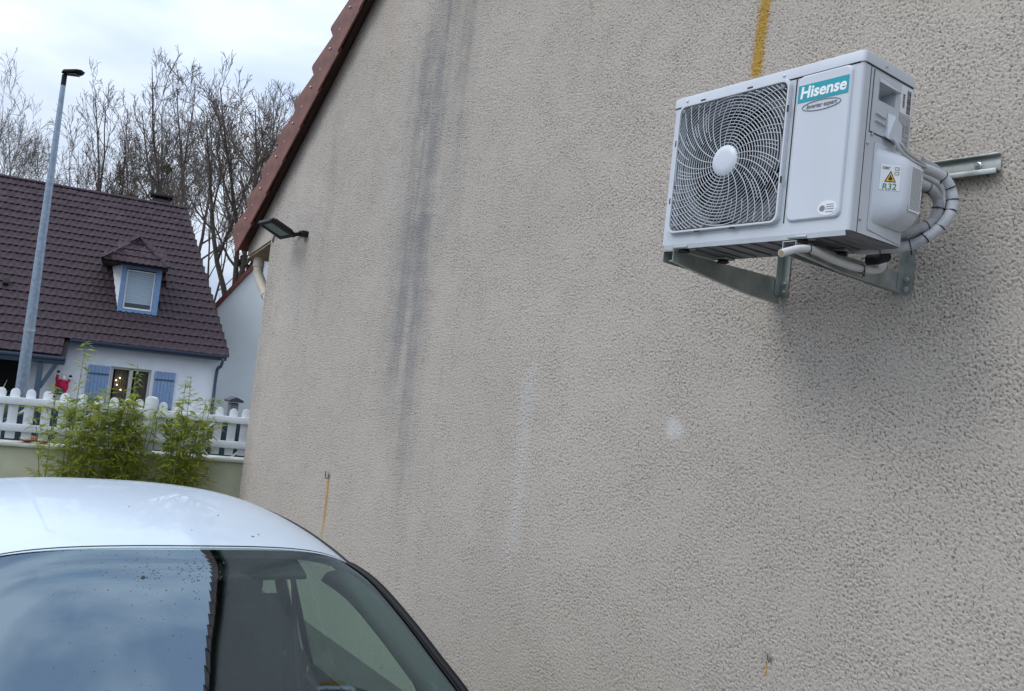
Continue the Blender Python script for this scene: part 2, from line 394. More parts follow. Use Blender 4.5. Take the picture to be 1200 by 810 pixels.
# eave return at the corner (rendered on the side, pale soffit below)
mb = MB()
e1 = 8.86
mb.prism([HL(WX - .0, CY + .002, 3.226), HL(WX, e1, 3.10), HL(WX, e1, vline(e1) + .08), HL(WX, CY + .002, vline(CY) + .08)], (.30, 0, 0))
mb.build('eave_cheek', m_stucco2, house)
mb = MB(); mb.prism([HL(WX + .01, CY + .004, 3.215), HL(WX + .01, e1 - .01, 3.09), HL(WX + .01, e1 - .01, 3.075), HL(WX + .01, CY + .004, 3.20)], (8.9, 0, 0))
mb.build('soffit', m_soffit, house)
mb = MB()
gx = []
for i in range(7):
    a = math.pi * i / 6
    gx.append((e1 + .07 - .07 * math.cos(a), 3.28 - .07 * math.sin(a)))
pr = gx + [(y, z + .006) for y, z in gx[::-1]]
mb.prism([HL(WX - .06, y, z) for y, z in pr], (9, 0, 0))
mb.build('gutter', m_cream, house)
mb = MB()
pp = [(WX + .10, 8.80, 3.24), (WX + .10, 8.78, 3.02), (WX + .10, 8.76, 2.92), (WX + .11, 8.66, 2.82), (WX + .12, 8.50, 2.70), (WX + .12, 8.36, 2.60), (WX + .12, 8.31, 2.5), (WX + .12, 8.31, 2.2), (WX + .12, 8.31, .1)]
mb.tube([HL(*p) for p in pp], .052, 14)
for i in (1, 4): 
    p = Vector(HL(*pp[i])); q = Vector(HL(*pp[i + 1])); d = (q - p).normalized(); mb.tube([p - d * .03, p + d * .03], .058, 14)
mb.build('downpipe', m_cream, house, smooth='auto')
for r in range(9):
    mb = MB(); mb.box(.45, .62, .005, .35, 2.72 + r * .052, 2.72 + r * .052 + .04)
    mb.build('brick', m_brick, house)

# ------------------------------------------------------------------ small metal stubs left in the wall
for nm, (yy, zz), lab in (('wall_screw', (6.295, 1.165), 'bent dark wire stub in the wall above the car roof, rust run below it'), ('wall_screw', (2.09, 1.076), 'rusty screw stub low on the wall at the bottom right of the view')):
    t = MB(); sc = 1.0 if yy > 4 else .45
    t.tube([(0, 0, 0), (-.02 * sc, .004 * sc, -.006), (-.028 * sc, .012 * sc, .02 * sc), (-.02 * sc, .02 * sc, .05 * sc)], .004 * sc, 6)
    t.tube([(0, -.012 * sc, .01 * sc), (-.022 * sc, -.02 * sc, .03 * sc)], .003 * sc, 6)
    o = t.build(nm, mat('rusty_iron', (.05, .03, .02), .8)); o.location = (WX - .001, yy, zz); tag(o, lab, 'screw')

# ------------------------------------------------------------------ lettering
def text_mesh(name, body, size, m, shear=0, offset=0, extrude=.0003, sx=1, align='CENTER', spacing=1):
    cu = bpy.data.curves.new(name, 'FONT'); cu.body = body; cu.size = size; cu.shear = shear; cu.offset = offset; cu.extrude = extrude
    cu.align_x = align; cu.align_y = 'CENTER'; cu.resolution_u = 3; cu.space_character = spacing
    o = bpy.data.objects.new(name, cu); COL.objects.link(o)
    dg = bpy.context.evaluated_depsgraph_get(); me = bpy.data.meshes.new_from_object(o.evaluated_get(dg))
    bpy.data.objects.remove(o); bpy.data.curves.remove(cu)
    me.materials.clear(); me.materials.append(m)
    me.transform(Matrix.Diagonal((sx, 1, 1, 1))); return me

# ------------------------------------------------------------------ heat pump unit on the wall
m_acw = mat('unit_paint', (.57, .60, .64), .36, spec=.5, var=.11, vscale=4, detail=9, stretch=(1, 1, .45))
m_acw2 = mat('unit_panel_paint', (.59, .62, .665), .32, spec=.5, var=.07, vscale=5, detail=9, stretch=(1, 1, .4))
m_grille = mat('grille_plastic', (.58, .60, .63), .4)
m_dark = mat('black_rubber', (.012, .012, .013), .6)
m_inner = mat('unit_inside', (.010, .011, .012), .8)
m_fan = mat('fan_plastic', (.015, .016, .018), .45)
m_galv = mat('galvanised_steel', (.42, .45, .43), .42, metal=.55, var=.35, vscale=14, bump=.05, bscale=200)
m_seam = mat('seam_shadow_gap', (.03, .032, .035), .8)
m_label = mat('label_white', (.74, .75, .76), .5)
m_teal = mat('label_teal', (.0, .30, .36), .4)
m_white = mat('print_white', (.85, .85, .85), .4)
m_ink = mat('print_black', (.02, .02, .022), .5)
m_ink2 = mat('print_grey', (.18, .19, .21), .5)
m_yellow = mat('print_yellow', (.80, .45, .02), .5)
m_green = mat('marker_green', (.02, .22, .08), .5)
m_screw = mat('bright_screw', (.55, .57, .6), .3, metal=.9)
AX, AY, AZ, AW, AH, AD = 2.338, 2.281, 2.643, .783, .57, .296
ac = thing('air_conditioner', 'white outdoor air conditioning unit with round fan grille and teal brand label on the wall', 'air conditioner', (AX, AY, AZ))
def F_(a, h, d=0): return (-d, -a, h)               # a: from the left edge, h: from the base, d: out of the front
def S_(b, h, d=0): return (b, -AW - d, h)           # b: back from the front face, h: up, d: out of the right side
FM = Matrix(((0, 0, -1, 0), (-1, 0, 0, 0), (0, 1, 0, 0), (0, 0, 0, 1)))    # text frame on the front
def front_at(a, h, d, rot=0): return Matrix.Translation(F_(a, h, d)) @ FM @ Matrix.Rotation(rot, 4, 'Z')
SM = Matrix(((1, 0, 0, 0), (0, 0, -1, 0), (0, 1, 0, 0), (0, 0, 0, 1)))
def side_at(b, h, d, rot=0): return Matrix.Translation(S_(b, h, d)) @ SM @ Matrix.Rotation(rot, 4, 'Z')
# casing : side sheets round the corners, back, bottom
mb = MB(); cr_ = .012
plan = [(AD, 0)] + [(cr_ - cr_ * math.cos(t), -cr_ + cr_ * math.sin(t)) for t in [math.pi / 2 * (1 - i / 5) for i in range(6)]]
plan = [(AD, 0), (cr_, 0)] + [(cr_ - cr_ * math.sin(math.pi / 2 * i / 5), -(cr_ - cr_ * math.cos(math.pi / 2 * i / 5))) for i in range(1, 6)]
mb.grid([[(x, y, z) for x, y in plan] for z in (0.0, .54)])
# right side with an opening for the grip
hb0, hb1, hh0, hh1 = .088, .186, .432, .486
mb.grid([[(x, -AW + (cr_ - cr_ * math.cos(math.pi / 2 * i / 5)), z) for i, x in [(i, cr_ - cr_ * math.sin(math.pi / 2 * i / 5)) for i in range(0, 6)]] for z in (0, .54)])
bs = [cr_, hb0, hb1, AD]; hs = [0, hh0, hh1, .54]
for i in range(3):
    for j in range(3):
        if (i, j) == (1, 1): continue
        mb.add([S_(bs[i], hs[j]), S_(bs[i + 1], hs[j]), S_(bs[i + 1], hs[j + 1]), S_(bs[i], hs[j + 1])], [(0, 1, 2, 3)])
mb.add([(AD, 0, 0), (AD, -AW, 0), (AD, -AW, .54), (AD, 0, .54)], [(0, 1, 2, 3)])
mb.build('casing', m_acw, ac, smooth='auto', fix=False)
# front sheet with the fan opening, its round mouth set back
def rrect(x0, x1, y0, y1, r, n=5):
    pts = []
    for cx, cy, a0 in ((x1 - r, y1 - r, 0), (x0 + r, y1 - r, 90), (x0 + r, y0 + r, 180), (x1 - r, y0 + r, 270)):
        for i in range(n + 1):
            a = R_(a0 + 90 * i / n); pts.append((cx + r * math.cos(a), cy + r * math.sin(a)))
    return pts
gc = (.283, .285); gr = .226
def ring_sheet(a0, a1, h0, h1, c, r, d, n=96):
    mb = MB(); vs = []; 
    for k in range(n):
        t = 2 * math.pi * k / n; ca, sa = math.cos(t), math.sin(t)
        q = []
        if ca > 1e-9: q.append((a1 - c[0]) / ca)
        if ca < -1e-9: q.append((a0 - c[0]) / ca)
        if sa > 1e-9: q.append((h1 - c[1]) / sa)
        if sa < -1e-9: q.append((h0 - c[1]) / sa)
        s = min(q)
        vs.append(F_(c[0] + r * ca, c[1] + r * sa, d)); vs.append(F_(c[0] + s * ca, c[1] + s * sa, d))
    fs = [(2 * k, 2 * k + 1, (2 * k + 3) % (2 * n), (2 * k + 2) % (2 * n)) for k in range(n)]
    return mb.add(vs, fs)
mb = MB(); n = 60
sq = [(gc[0] + (a - gc[0]), h) for a, h in rrect(gc[0] - .238, gc[0] + .238, gc[1] - .238, gc[1] + .238, .03, 14)]
mb.grid([[F_(a, h, 0) for a, h in sq + sq[:1]], [F_(gc[0] + math.copysign(.2525, a - gc[0]) if abs(a - gc[0]) > .2079 else gc[0] + (a - gc[0]) * 1.06, gc[1] + math.copysign(.2545, h - gc[1]) if abs(h - gc[1]) > .2079 else gc[1] + (h - gc[1]) * 1.06, 0) for a, h in sq + sq[:1]], [F_(.031 if a < gc[0] else .535, .031 if h < gc[1] else .539, 0) if abs(a - gc[0]) > .2 and abs(h - gc[1]) > .2 else F_(min(.535, max(.031, gc[0] + (a - gc[0]) * 1.08)), min(.539, max(.031, gc[1] + (h - gc[1]) * 1.08)), 0) for a, h in sq + sq[:1]]])
mb.grid([[F_(a, h, 0) for a, h in sq + sq[:1]], [F_(a, h, -.028) for a, h in sq + sq[:1]]])
for a0, a1, h0, h1 in ((cr_, .031, 0, .54), (.535, AW - cr_, 0, .54), (.031, .535, 0, .031), (.031, .535, .539, .54)):
    mb.add([F_(a0, h0), F_(a1, h0), F_(a1, h1), F_(a0, h1)], [(0, 1, 2, 3)])
mb.add([F_(cr_, 0), F_(AW - cr_, 0), F_(AW - cr_, -.016, -.004), F_(cr_, -.016, -.004)], [(0, 1, 2, 3)])
mb.build('front_panel', m_acw, ac, fix=False)
mb = ring_sheet(.044, .522, .046, .524, gc, gr, -.027); mb.build('fan_mouth', mat('mouth_grey', (.10, .105, .11), .5), ac, fix=False)
mb = MB()
n = 72
P = [[F_(gc[0] + rr * math.cos(2 * math.pi * k / n), gc[1] + rr * math.sin(2 * math.pi * k / n), d) for k in range(n + 1)] for rr, d in ((gr, -.027), (gr - .008, -.036), (gr - .012, -.08), (gr - .002, -.11))]
mb.grid(P); mb.build('fan_shroud', mat('shroud_grey', (.22, .24, .26), .5), ac, smooth=True, fix=False)
mb = MB(); mb.box(.03, AD - .01, -.60, -.006, .01, .55); mb.v = [v if v[0] > .05 else (v[0] + .07, v[1], v[2]) for v in mb.v]
mb.build('heat_exchanger', m_inner, ac)
mb = MB(); mb.box(.0, .0, 0, 0, 0, 0) if 0 else None
for b_ in range(3):
    P = []
    for i in range(7):
        r = .05 + .158 * i / 6; row = []
        for j in range(7):
            t = R_(120 * b_) + R_(-40 + 80 * j / 6) + .55 * (i / 6)
            row.append(F_(gc[0] + r * math.cos(t), gc[1] + r * math.sin(t), -.045 - .035 * (j / 6 - .5) - .01))
        P.append(row)
    mb.grid(P)
mb.build('fan_blade', m_fan, ac, smooth=True, fix=False)
mb = MB(); mb.lathe(F_(gc[0], gc[1], -.09), [(.055, 0), (.055, -.05), (.045, -.06), (.0, -.062)], 28, 'x'); mb.build('fan_hub', m_fan, ac, smooth='auto')
# lid
mb = MB(); r = .014
rings = []
for off, z in ((.004, .531), (.004, .560), (.002, .5665), (-.004, .570)):
    rings.append([(x, y, z) for x, y in rrect(-off, AD + off, -AW - off, off, r)])
for rg in rings: rg.append(rg[0])
mb.grid(rings); mb.add([p for p in rings[-1][:-1]], [tuple(range(len(rings[-1]) - 1))])
mb.build('lid', m_acw, ac, smooth='auto')
# pressed panel on the right of the front
mb = MB(); outl = rrect(.553, .752, .040, .529, .022, 6)
rings = [[F_(a, h, 0) for a, h in outl], [F_(.6525 + (a - .6525) * .985, .2845 + (h - .2845) * .994, .005) for a, h in outl], [F_(.6525 + (a - .6525) * .955, .2845 + (h - .2845) * .982, .009) for a, h in outl], [F_(.6525 + (a - .6525) * .93, .2845 + (h - .2845) * .972, .010) for a, h in outl]]
for rg in rings: rg.append(rg[0])
mb.grid(rings); mb.add(rings[-1][:-1], [tuple(range(len(outl)))]); mb.build('pressed_panel', m_acw2, ac, smooth='auto')
# dark joints
mb = MB()
mb.box(-.0016, .0, -.545, -.541, .04, .53)
def seamF(a0, a1, h0, h1): mb.prism([F_(a0, h0, .0012), F_(a1, h0, .0012), F_(a1, h1, .0012), F_(a0, h1, .0012)], (.001, 0, 0))
def seamS(b0, b1, h0, h1): mb.prism([S_(b0, h0, .0012), S_(b1, h0, .0012), S_(b1, h1, .0012), S_(b0, h1, .0012)], (0, .001, 0))
seamF(.01, AW - .012, .527, .5305)
seamS(.012, AD - .004, .527, .5305)
seamS(.040, .0425, .0, .527)
mb.build('casing_joint', m_seam, ac)
# label block
bx = MB(); bx.prism([F_(.560, .436, .0105), F_(.743, .436, .0105), F_(.743, .494, .0105), F_(.560, .494, .0105)], (-.0008, 0, 0)); lb = bx.build('brand_label', m_teal, ac)
o = link('lettering', text_mesh('lettering', 'Hisense', .054, m_white, shear=.10, offset=.0016, sx=.98), lb, front_at(.6515, .4655, .0117))
mb = MB()
mb.tube([F_(.650 + .070 * math.cos(t), .416 + .0165 * math.sin(t) + .004 * math.cos(t) * 0, .0112) for t in [2 * math.pi * i / 48 for i in range(48)]], .0013, 5, closed=True)
ov = mb.build('oval_mark', m_ink2, ac)
link('lettering', text_mesh('lettering', 'inverter expert', .0205, m_ink2, shear=.25, offset=.0004, sx=.86), ov, front_at(.650, .4165, .0112))
mb = MB(); mb.prism([F_(.707 + .034 * math.cos(t), .073 + .024 * math.sin(t), .0105) for t in [2 * math.pi * i / 36 for i in range(36)]], (-.0008, 0, 0)); bd = mb.build('oval_badge', m_label, ac)
mb = MB(); mb.prism([F_(.690 + .010 * math.cos(t), .072 + .010 * math.sin(t), .0112) for t in [2 * math.pi * i / 20 for i in range(20)]], (-.0006, 0, 0)); mb.build('badge_mark', m_ink2, bd)
mb = MB()
for a, h, w_ in ((.717, .083, .024), (.717, .076, .028), (.717, .069, .030), (.716, .060, .026)):
    mb.prism([F_(a - w_ / 2, h - .0013, .0113), F_(a + w_ / 2, h - .0013, .0113), F_(a + w_ / 2, h + .0013, .0113), F_(a - w_ / 2, h + .0013, .0113)], (-.0005, 0, 0))
mb.build('badge_print', m_ink2, bd)
# grille
gq = .243
fr_ = rrect(gc[0] - gq, gc[0] + gq, gc[1] - gq, gc[1] + gq, .026, 6)
gf = MB(); rings = []
for sc, d in ((1.012, 0), (1.010, .012), (1.0, .018), (.975, .018), (.968, .012)):
    rings.append([F_(gc[0] + (a - gc[0]) * sc, gc[1] + (h - gc[1]) * sc, d) for a, h in fr_] )
    rings[-1].append(rings[-1][0])
gf.grid(rings); grl = gf.build('fan_grille', m_grille, ac, smooth='auto')
gw = MB(); lim = gq * .965
def dome(r): return .015 + .004 * max(0, 1 - (r / .24) ** 2)
r = .064
while r < .335:
    run = []; N_ = 120
    st_ = 0
    pts = []
    for k in range(N_ + 1):
        t = 2 * math.pi * k / N_ + .785
        a, h = r * math.cos(t), r * math.sin(t)
        # rounded square limit
        ins = max(abs(a), abs(h)) < lim and not (abs(a) > lim - .02 and abs(h) > lim - .02 and math.hypot(abs(a) - lim + .02, abs(h) - lim + .02) > .02)
        if ins: run.append(F_(gc[0] + a, gc[1] + h, dome(r)))
        if (not ins or k == N_) and run:
            if len(run) > 1: pts.append(run)
            run = []
    for q in pts: gw.tube(q, .0016, 4, caps=False)
    r += .0112
gw.build('grille_ring', m_grille, grl, fix=False)
gw = MB()
def spoke(t0, r0, r1, rad):
    q = []; m_ = max(4, int((r1 - r0) / .012))
    for i in range(m_ + 1):
        r = r0 + (r1 - r0) * i / m_; t = t0 - .62 * ((r - .05) / .25) ** 1.05
        a, h = r * math.cos(t), r * math.sin(t)
        if max(abs(a), abs(h)) > lim: break
        q.append(F_(gc[0] + a, gc[1] + h, dome(r) + .0012))
    if len(q) > 1: gw.tube(q, rad, 4, caps=False)
for i in range(22): spoke(2 * math.pi * i / 22, .052, .335, .00145)
for i in range(22): spoke(2 * math.pi * (i + .5) / 22, .105 + .0224 * (i % 4), .215 + .0224 * (i % 3), .0013)
for i in range(22): spoke(2 * math.pi * (i + .42) / 22, .2256 + .0112 * (i % 3), .335, .0013)
for i in range(22): spoke(2 * math.pi * (i + .75) / 22, .150 + .0224 * (i % 4), .22, .0012)
gw.build('grille_spoke', m_grille, grl, fix=False)
mb = MB(); mb.lathe(F_(gc[0], gc[1], .012), [(.056, .004), (.056, -.006), (.052, -.010), (.03, -.013), (.001, -.0135)], 36, 'x'); mb.build('grille_cap', m_acw2, grl, smooth='auto')
for a, h in ((-1, -1), (1, -1), (-1, 1), (1, 1)):
    mb = MB(); mb.lathe(F_(gc[0] + a * .218, gc[1] + h * .218, .012), [(.008, 0), (.008, -.008), (.004, -.009)], 12, 'x'); mb.build('grille_boss', m_ink2, grl, smooth='auto')
for a, h in ((-.245, .1), (-.245, -.12), (.06, -.246), (-.1, -.246), (.245, .14), (.245, -.1), (-.13, .246), (.08, .246)):
    mb = MB(); w_ = (.003, .011) if abs(a) > .2 else (.011, .003)
    mb.prism([F_(gc[0] + a - w_[0], gc[1] + h - w_[1], .0185), F_(gc[0] + a + w_[0], gc[1] + h - w_[1], .0185), F_(gc[0] + a + w_[0], gc[1] + h + w_[1], .0185), F_(gc[0] + a - w_[0], gc[1] + h + w_[1], .0185)], (.003, 0, 0))
    mb.build('grille_clip', m_seam, grl)
# screws
sm = MB(); sm.lathe((0, 0, 0), [(.0052, 0), (.0050, .002), (.003, .0035), (.0012, .0035)], 10); smesh = sm.mesh('screw', m_screw, True)
for a, h in ((.063, .548), (.492, .548)): link('screw', smesh, ac, front_at(a, h, .0045))
for b, h in ((.118, .548), (.055, .285), (.052, .043), (.075, .318)): link('screw', smesh, ac, side_at(b, h, .002 if h < .5 else .0045))
# service panel and recessed grip on the right side
pb = MB(); b0, b1, h0, h1 = .060, .212, .325, .520
bs = [b0, hb0, hb1, b1]; hs = [h0, hh0, hh1, h1]
for i in range(3):
    for j in range(3):
        if (i, j) == (1, 1): continue
        pb.add([S_(bs[i], hs[j], .004), S_(bs[i + 1], hs[j], .004), S_(bs[i + 1], hs[j + 1], .004), S_(bs[i], hs[j + 1], .004)], [(0, 1, 2, 3)])
oc = [(b0, h0), (b1, h0), (b1, h1), (b0, h1)]
for i in range(4):
    (p, q), (r2, s2) = oc[i], oc[(i + 1) % 4]; pb.add([S_(p, q, 0), S_(r2, s2, 0), S_(r2, s2, .004), S_(p, q, .004)], [(0, 1, 2, 3)])
ic = [(hb0, hh0), (hb1, hh0), (hb1, hh1), (hb0, hh1)]
for i in range(4):
    (p, q), (r2, s2) = ic[i], ic[(i + 1) % 4]; pb.add([S_(p, q, .004), S_(r2, s2, .004), S_(r2, s2 + (.0 if q < .45 else -.01), -.045), S_(p, q + (.0 if q < .45 else -.01), -.045)], [(0, 1, 2, 3)])
pb.add([S_(hb0, hh0, -.045), S_(hb1, hh0, -.045), S_(hb1, hh1, -.045), S_(hb0, hh1, -.045)], [(0, 1, 2, 3)])
svc = pb.build('service_cover', m_acw, ac, fix=False)
mb = MB(); mb.prism([S_(hb0 - .006, hh1 + .018, .004), S_(hb0 - .006, hh1 + .001, .012), S_(hb0 + .0, hh1 - .006, .012), S_(hb0 + .0, hh1 + .018, .004)], (.0, 0, 0)) if 0 else None
mb = MB(); mb.add([S_(hb0 - .004, hh1 + .020, .004), S_(hb1 + .010, hh1 + .003, .004), S_(hb1 + .012, hh1 - .006, .018), S_(hb0 - .004, hh1 + .001, .010), S_(hb0 - .004, hh1 + .001, .004), S_(hb1 + .010, hh1 - .006, .004)], [(0, 1, 2, 3), (3, 2, 5, 4), (0, 3, 4), (1, 5, 2)]); mb.build('grip_lip', m_acw, svc)
mb = MB()
for h in (.362, .385):
    mb.add([S_(.076, h + .008, .004), S_(.135, h + .004, .004), S_(.135, h - .004, .012), S_(.078, h + .0, .012), S_(.078, h - .002, .004), S_(.135, h - .006, .004)], [(0, 1, 2, 3), (3, 2, 5, 4), (0, 3, 4), (1, 5, 2)])
mb.build('louvre', m_acw, svc)
mb = MB()
for (x0, x1, y0_, y1_) in ((b0 - .003, b0 - .0005, h0, h1), (b0 - .003, b1, h0 - .003, h0 - .0005), (b0, b1, h1 + .0005, h1 + .003)): 
    mb.prism([S_(x0, y0_, .001), S_(x1, y0_, .001), S_(x1, y1_, .001), S_(x0, y1_, .001)], (0, .0008, 0))
mb.build('cover_joint', m_seam, svc)
mb = MB(); mb.add([S_(.148, .405, .006), S_(.165, .395, .024), S_(.205, .375, .024), S_(.205, .318, .026), S_(.135, .318, .020), S_(.135, .33, .004), S_(.210, .318, .004), S_(.212, .40, .004)], [(0, 1, 4, 5), (1, 2, 3, 4), (2, 7, 6, 3), (0, 7, 2, 1), (4, 3, 6, 5)])
mb.build('cable_gland', m_acw, svc)
# labels
mb = MB(); mb.prism([S_(.218, .430, .001), S_(.289, .430, .001), S_(.289, .522, .001), S_(.218, .522, .001)], (0, -.0006, 0)); bl = mb.build('serial_label', m_label, ac)
mb = MB(); z = .436
while z < .512:
    w_ = rnd.uniform(.0008, .003); mb.prism([S_(.258, z, .002), S_(.281, z, .002), S_(.281, z + w_, .002), S_(.258, z + w_, .002)], (0, -.0004, 0)); z += w_ + rnd.uniform(.001, .0022)
z = .450
while z < .495:
    w_ = rnd.uniform(.002, .005); mb.prism([S_(.233, z, .002), S_(.245, z, .002), S_(.245, z + w_, .002), S_(.233, z + w_, .002)], (0, -.0004, 0)); z += w_ + .0025
mb.build('label_print', m_ink, bl)
mb = MB(); mb.prism([S_(.222, .262, .001), S_(.289, .262, .001), S_(.289, .424, .001), S_(.222, .424, .001)], (0, -.0006, 0)); bl = mb.build('rating_plate', mat('plate_grey', (.38, .39, .39), .45, var=.2, vscale=60), ac)
mb = MB(); z = .272
while z < .415:
    for q in range(3):
        if rnd.random() < .7: mb.prism([S_(.227 + q * .02, z, .002), S_(.227 + q * .02 + rnd.uniform(.006, .017), z, .002), S_(.227 + q * .02 + .012, z + .003, .002), S_(.227 + q * .02, z + .003, .002)], (0, -.0004, 0))
    z += .0085
mb.build('label_print', m_ink2, bl)
# valve cover : a slanted, rounded hood
prof = [(.045, .10, .02), (.052, .38, .05), (.068, .72, .5), (.092, .94, .85), (.12, 1, 1), (.225, 1, 1), (.250, .93, .95), (.268, .74, .8), (.280, .38, .5), (.284, .05, .2)]
mb = MB(); rows = []
for h, k, e in prof:
    x0 = .105 + (1 - k) * .015
    rows.append([S_(b, h, d * k) for b, d in ((.098, -.001), (.101, .003), (.112, .012), (.170, .060), (.182, .069), (.196, .071), (.262, .071), (.277, .067), (.285, .056), (.286, .03), (.286, -.001))])
mb.grid(rows); vc = mb.build('valve_cover', m_acw2, ac, smooth='auto', fix=False)
mb = MB(); mb.prism([S_(.094, .02, .0008), S_(.292, .004, .0008), S_(.292, .30, .0008), S_(.094, .30, .0008)], (0, -.003, 0)); mb.build('cover_flange', m_acw, vc, bevel=.001)
# slanted warning label
p0 = Vector(S_(.112, 0, .012)); p1 = Vector(S_(.170, 0, .060)); du = (p1 - p0).normalized(); dn = Vector((-du.y * -1, 0, 0))
dn = du.cross(Vector((0, 0, 1))).normalized(); dn = dn if dn.y < 0 else -dn
def V_(u, h, d=0): return tuple(p0 + du * u + Vector((0, 0, h)) + dn * (d + .0008))
VMt = Matrix.Identity(4)
for i in range(3): VMt[i][0] = du[i]; VMt[i][1] = (0, 0, 1)[i]; VMt[i][2] = dn[i]
def slant_at(u, h, d, rot=0): return Matrix.Translation(V_(u, h, d)) @ VMt @ Matrix.Rotation(rot, 4, 'Z')
def vq(mb, u0, u1, h0, h1, d=.001): return mb.prism([V_(u0, h0, d), V_(u1, h0, d), V_(u1, h1, d), V_(u0, h1, d)], dn * .0004)
mb = MB(); vq(mb, .006, .069, .150, .232, 0); wl = mb.build('warning_label', m_label, vc)
mb = MB(); mb.prism([V_(.020, .176, .001), V_(.056, .176, .001), V_(.038, .212, .001)], dn * .0004); mb.build('warning_triangle', m_ink, wl)
mb = MB(); mb.prism([V_(.0245, .1785, .0015), V_(.0515, .1785, .0015), V_(.038, .2055, .0015)], dn * .0004); mb.build('warning_triangle', m_yellow, wl)
mb = MB(); mb.prism([V_(.033, .181, .002), V_(.043, .181, .002), V_(.045, .187, .002), V_(.040, .193, .002), V_(.038, .199, .002), V_(.0345, .191, .002), V_(.0315, .187, .002)], dn * .0004); mb.build('flame_mark', m_ink, wl)
link('lettering', text_mesh('lettering', 'R32', .027, m_green, shear=.12, offset=.0001, sx=1.05), wl, slant_at(.036, .1605, .0012, R_(3)))
mb = MB(); vq(mb, .012, .036, .222, .2235); vq(mb, .014, .034, .2165, .218); vq(mb, .012, .0135, .2165, .2235); vq(mb, .018, .03, .219, .221)
for y_ in (.215, .2): 
    vq(mb, .050, .064, y_ + .008, y_ + .0095); vq(mb, .050, .064, y_, y_ + .0015); vq(mb, .050, .0515, y_, y_ + .009); vq(mb, .0625, .064, y_, y_ + .009)
mb.build('label_print', m_ink2, wl)
mb = MB(); mb.prism([S_(.200, .095, .0715), S_(.268, .095, .0715), S_(.268, .240, .0715), S_(.200, .240, .0715)], (0, -.0008, 0)); tl = mb.build('notice_label', m_label, vc)
mb = MB(); z = .102
while z < .234:
    x = .204
    while x < .260:
        w_ = rnd.uniform(.004, .013); mb.prism([S_(x, z, .0728), S_(min(.265, x + w_), z, .0728), S_(min(.265, x + w_), z + .0022, .0728), S_(x, z + .0022, .0728)], (0, -.0004, 0)); x += w_ + .002
    z += .0052
mb.build('label_print', m_ink2, tl)
# underside
mb = MB(); mb.box(.004, AD, -AW + .004, -.004, -.004, .0)
for i in range(9): mb.box(.03, AD - .03, -.10 - i * .07, -.085 - i * .07, -.009, -.0042)
mb.build('base_tray', mat('tray_steel', (.20, .21, .22), .5, metal=.3, var=.5, vscale=9, stretch=(1, 8, 1)), ac)
for a in (.095, .60):
    for dx in (.025, .25):
        mb = MB(); mb.box(dx - .028, dx + .028, -a - .035, -a + .035, -.014, -.0055); mb.build('mounting_foot', m_galv, ac, bevel=.002)
        mb = MB(); mb.lathe((dx, -a, -.040), [(.022, .014), (.024, .018), (.018, .022), (.022, .026), (.020, .028)], 14); mb.build('rubber_damper', m_dark, ac, smooth='auto')
        mb = MB(); mb.lathe((dx - .018, -a, -.012), [(.009, 0), (.009, .007), (.004, .008), (.004, .022)], 8); mb.lathe((dx - .018, -a - .03, -.012), [(.007, 0), (.007, .006), (.003, .007), (.003, .014)], 8); mb.build('bolt', m_screw, ac, smooth='auto')
# insulated pipes, cables, ties : part of the unit
m_foam = mat('pipe_foam', (.34, .34, .345), .75, var=.18, vscale=22, bump=.3, bscale=160)
m_foam2 = mat('pipe_foam_light', (.50, .51, .53), .7, var=.15, vscale=22, bump=.3, bscale=160)
m_hose = mat('white_hose', (.60, .60, .59), .4, var=.1, vscale=15)
def W_(p): return (p[0] - AX, p[1] - AY, p[2] - AZ)
def smoothpath(pts, n=5):
    pts = [Vector(p) for p in pts]; o = []
    for i in range(len(pts) - 1):
        p0, p1, p2, p3 = pts[max(0, i - 1)], pts[i], pts[i + 1], pts[min(len(pts) - 1, i + 2)]
        for k in range(n):
            t = k / n; o.append(.5 * ((2 * p1) + (p2 - p0) * t + (2 * p0 - 5 * p1 + 4 * p2 - p3) * t * t + (3 * p1 - p0 - 3 * p2 + p3) * t ** 3))
    return o + [pts[-1]]
def pipe(name, pts, r, m, n=14, wob=.0008):
    q = smoothpath([W_(p) for p in pts]); mb = MB(); mb.tube(q, [r * (1 + rnd.uniform(-1, 1) * wob / r) for _ in q], n); mb.build(name, m, ac, smooth='auto'); return q
qa = pipe('refrigerant_pipe', [(2.56, 1.475, 2.900), (2.63, 1.455, 2.905), (2.72, 1.430, 2.893), (2.755, 1.412, 2.860), (2.765, 1.404, 2.815), (2.755, 1.405, 2.770), (2.735, 1.425, 2.722), (2.71, 1.455, 2.685), (2.70, 1.50, 2.662), (2.66, 1.56, 2.648), (2.63, 1.64, 2.646), (2.62, 1.72, 2.650)], .0175, m_foam2)
qb = pipe('refrigerant_pipe', [(2.56, 1.470, 2.835), (2.62, 1.455, 2.845), (2.68, 1.440, 2.842), (2.725, 1.435, 2.818), (2.735, 1.435, 2.780), (2.725, 1.45, 2.74), (2.69, 1.475, 2.712), (2.64, 1.51, 2.692), (2.60, 1.57, 2.68)], .0175, m_foam)
qc = pipe('refrigerant_pipe', [(2.66, 1.462, 2.925), (2.73, 1.45, 2.915), (2.775, 1.44, 2.87), (2.790, 1.437, 2.81), (2.775, 1.45, 2.755), (2.745, 1.475, 2.705), (2.70, 1.53, 2.678), (2.66, 1.60, 2.672)], .0165, m_foam)
def tie(c, t, r, w=.0016):
    a, b = frame_of(Vector(t)); mb = MB(); c = Vector(c)
    mb.tube([c + (a * math.cos(x) + b * math.sin(x)) * r for x in [2 * math.pi * i / 20 for i in range(20)]], w, 5, closed=True)
    k = c + (a * .3 - b).normalized() * r; mb.bar(k, k + (a * .5 - b * .6).normalized() * .016, .004, .003)
    mb.build('cable_tie', m_dark, ac)
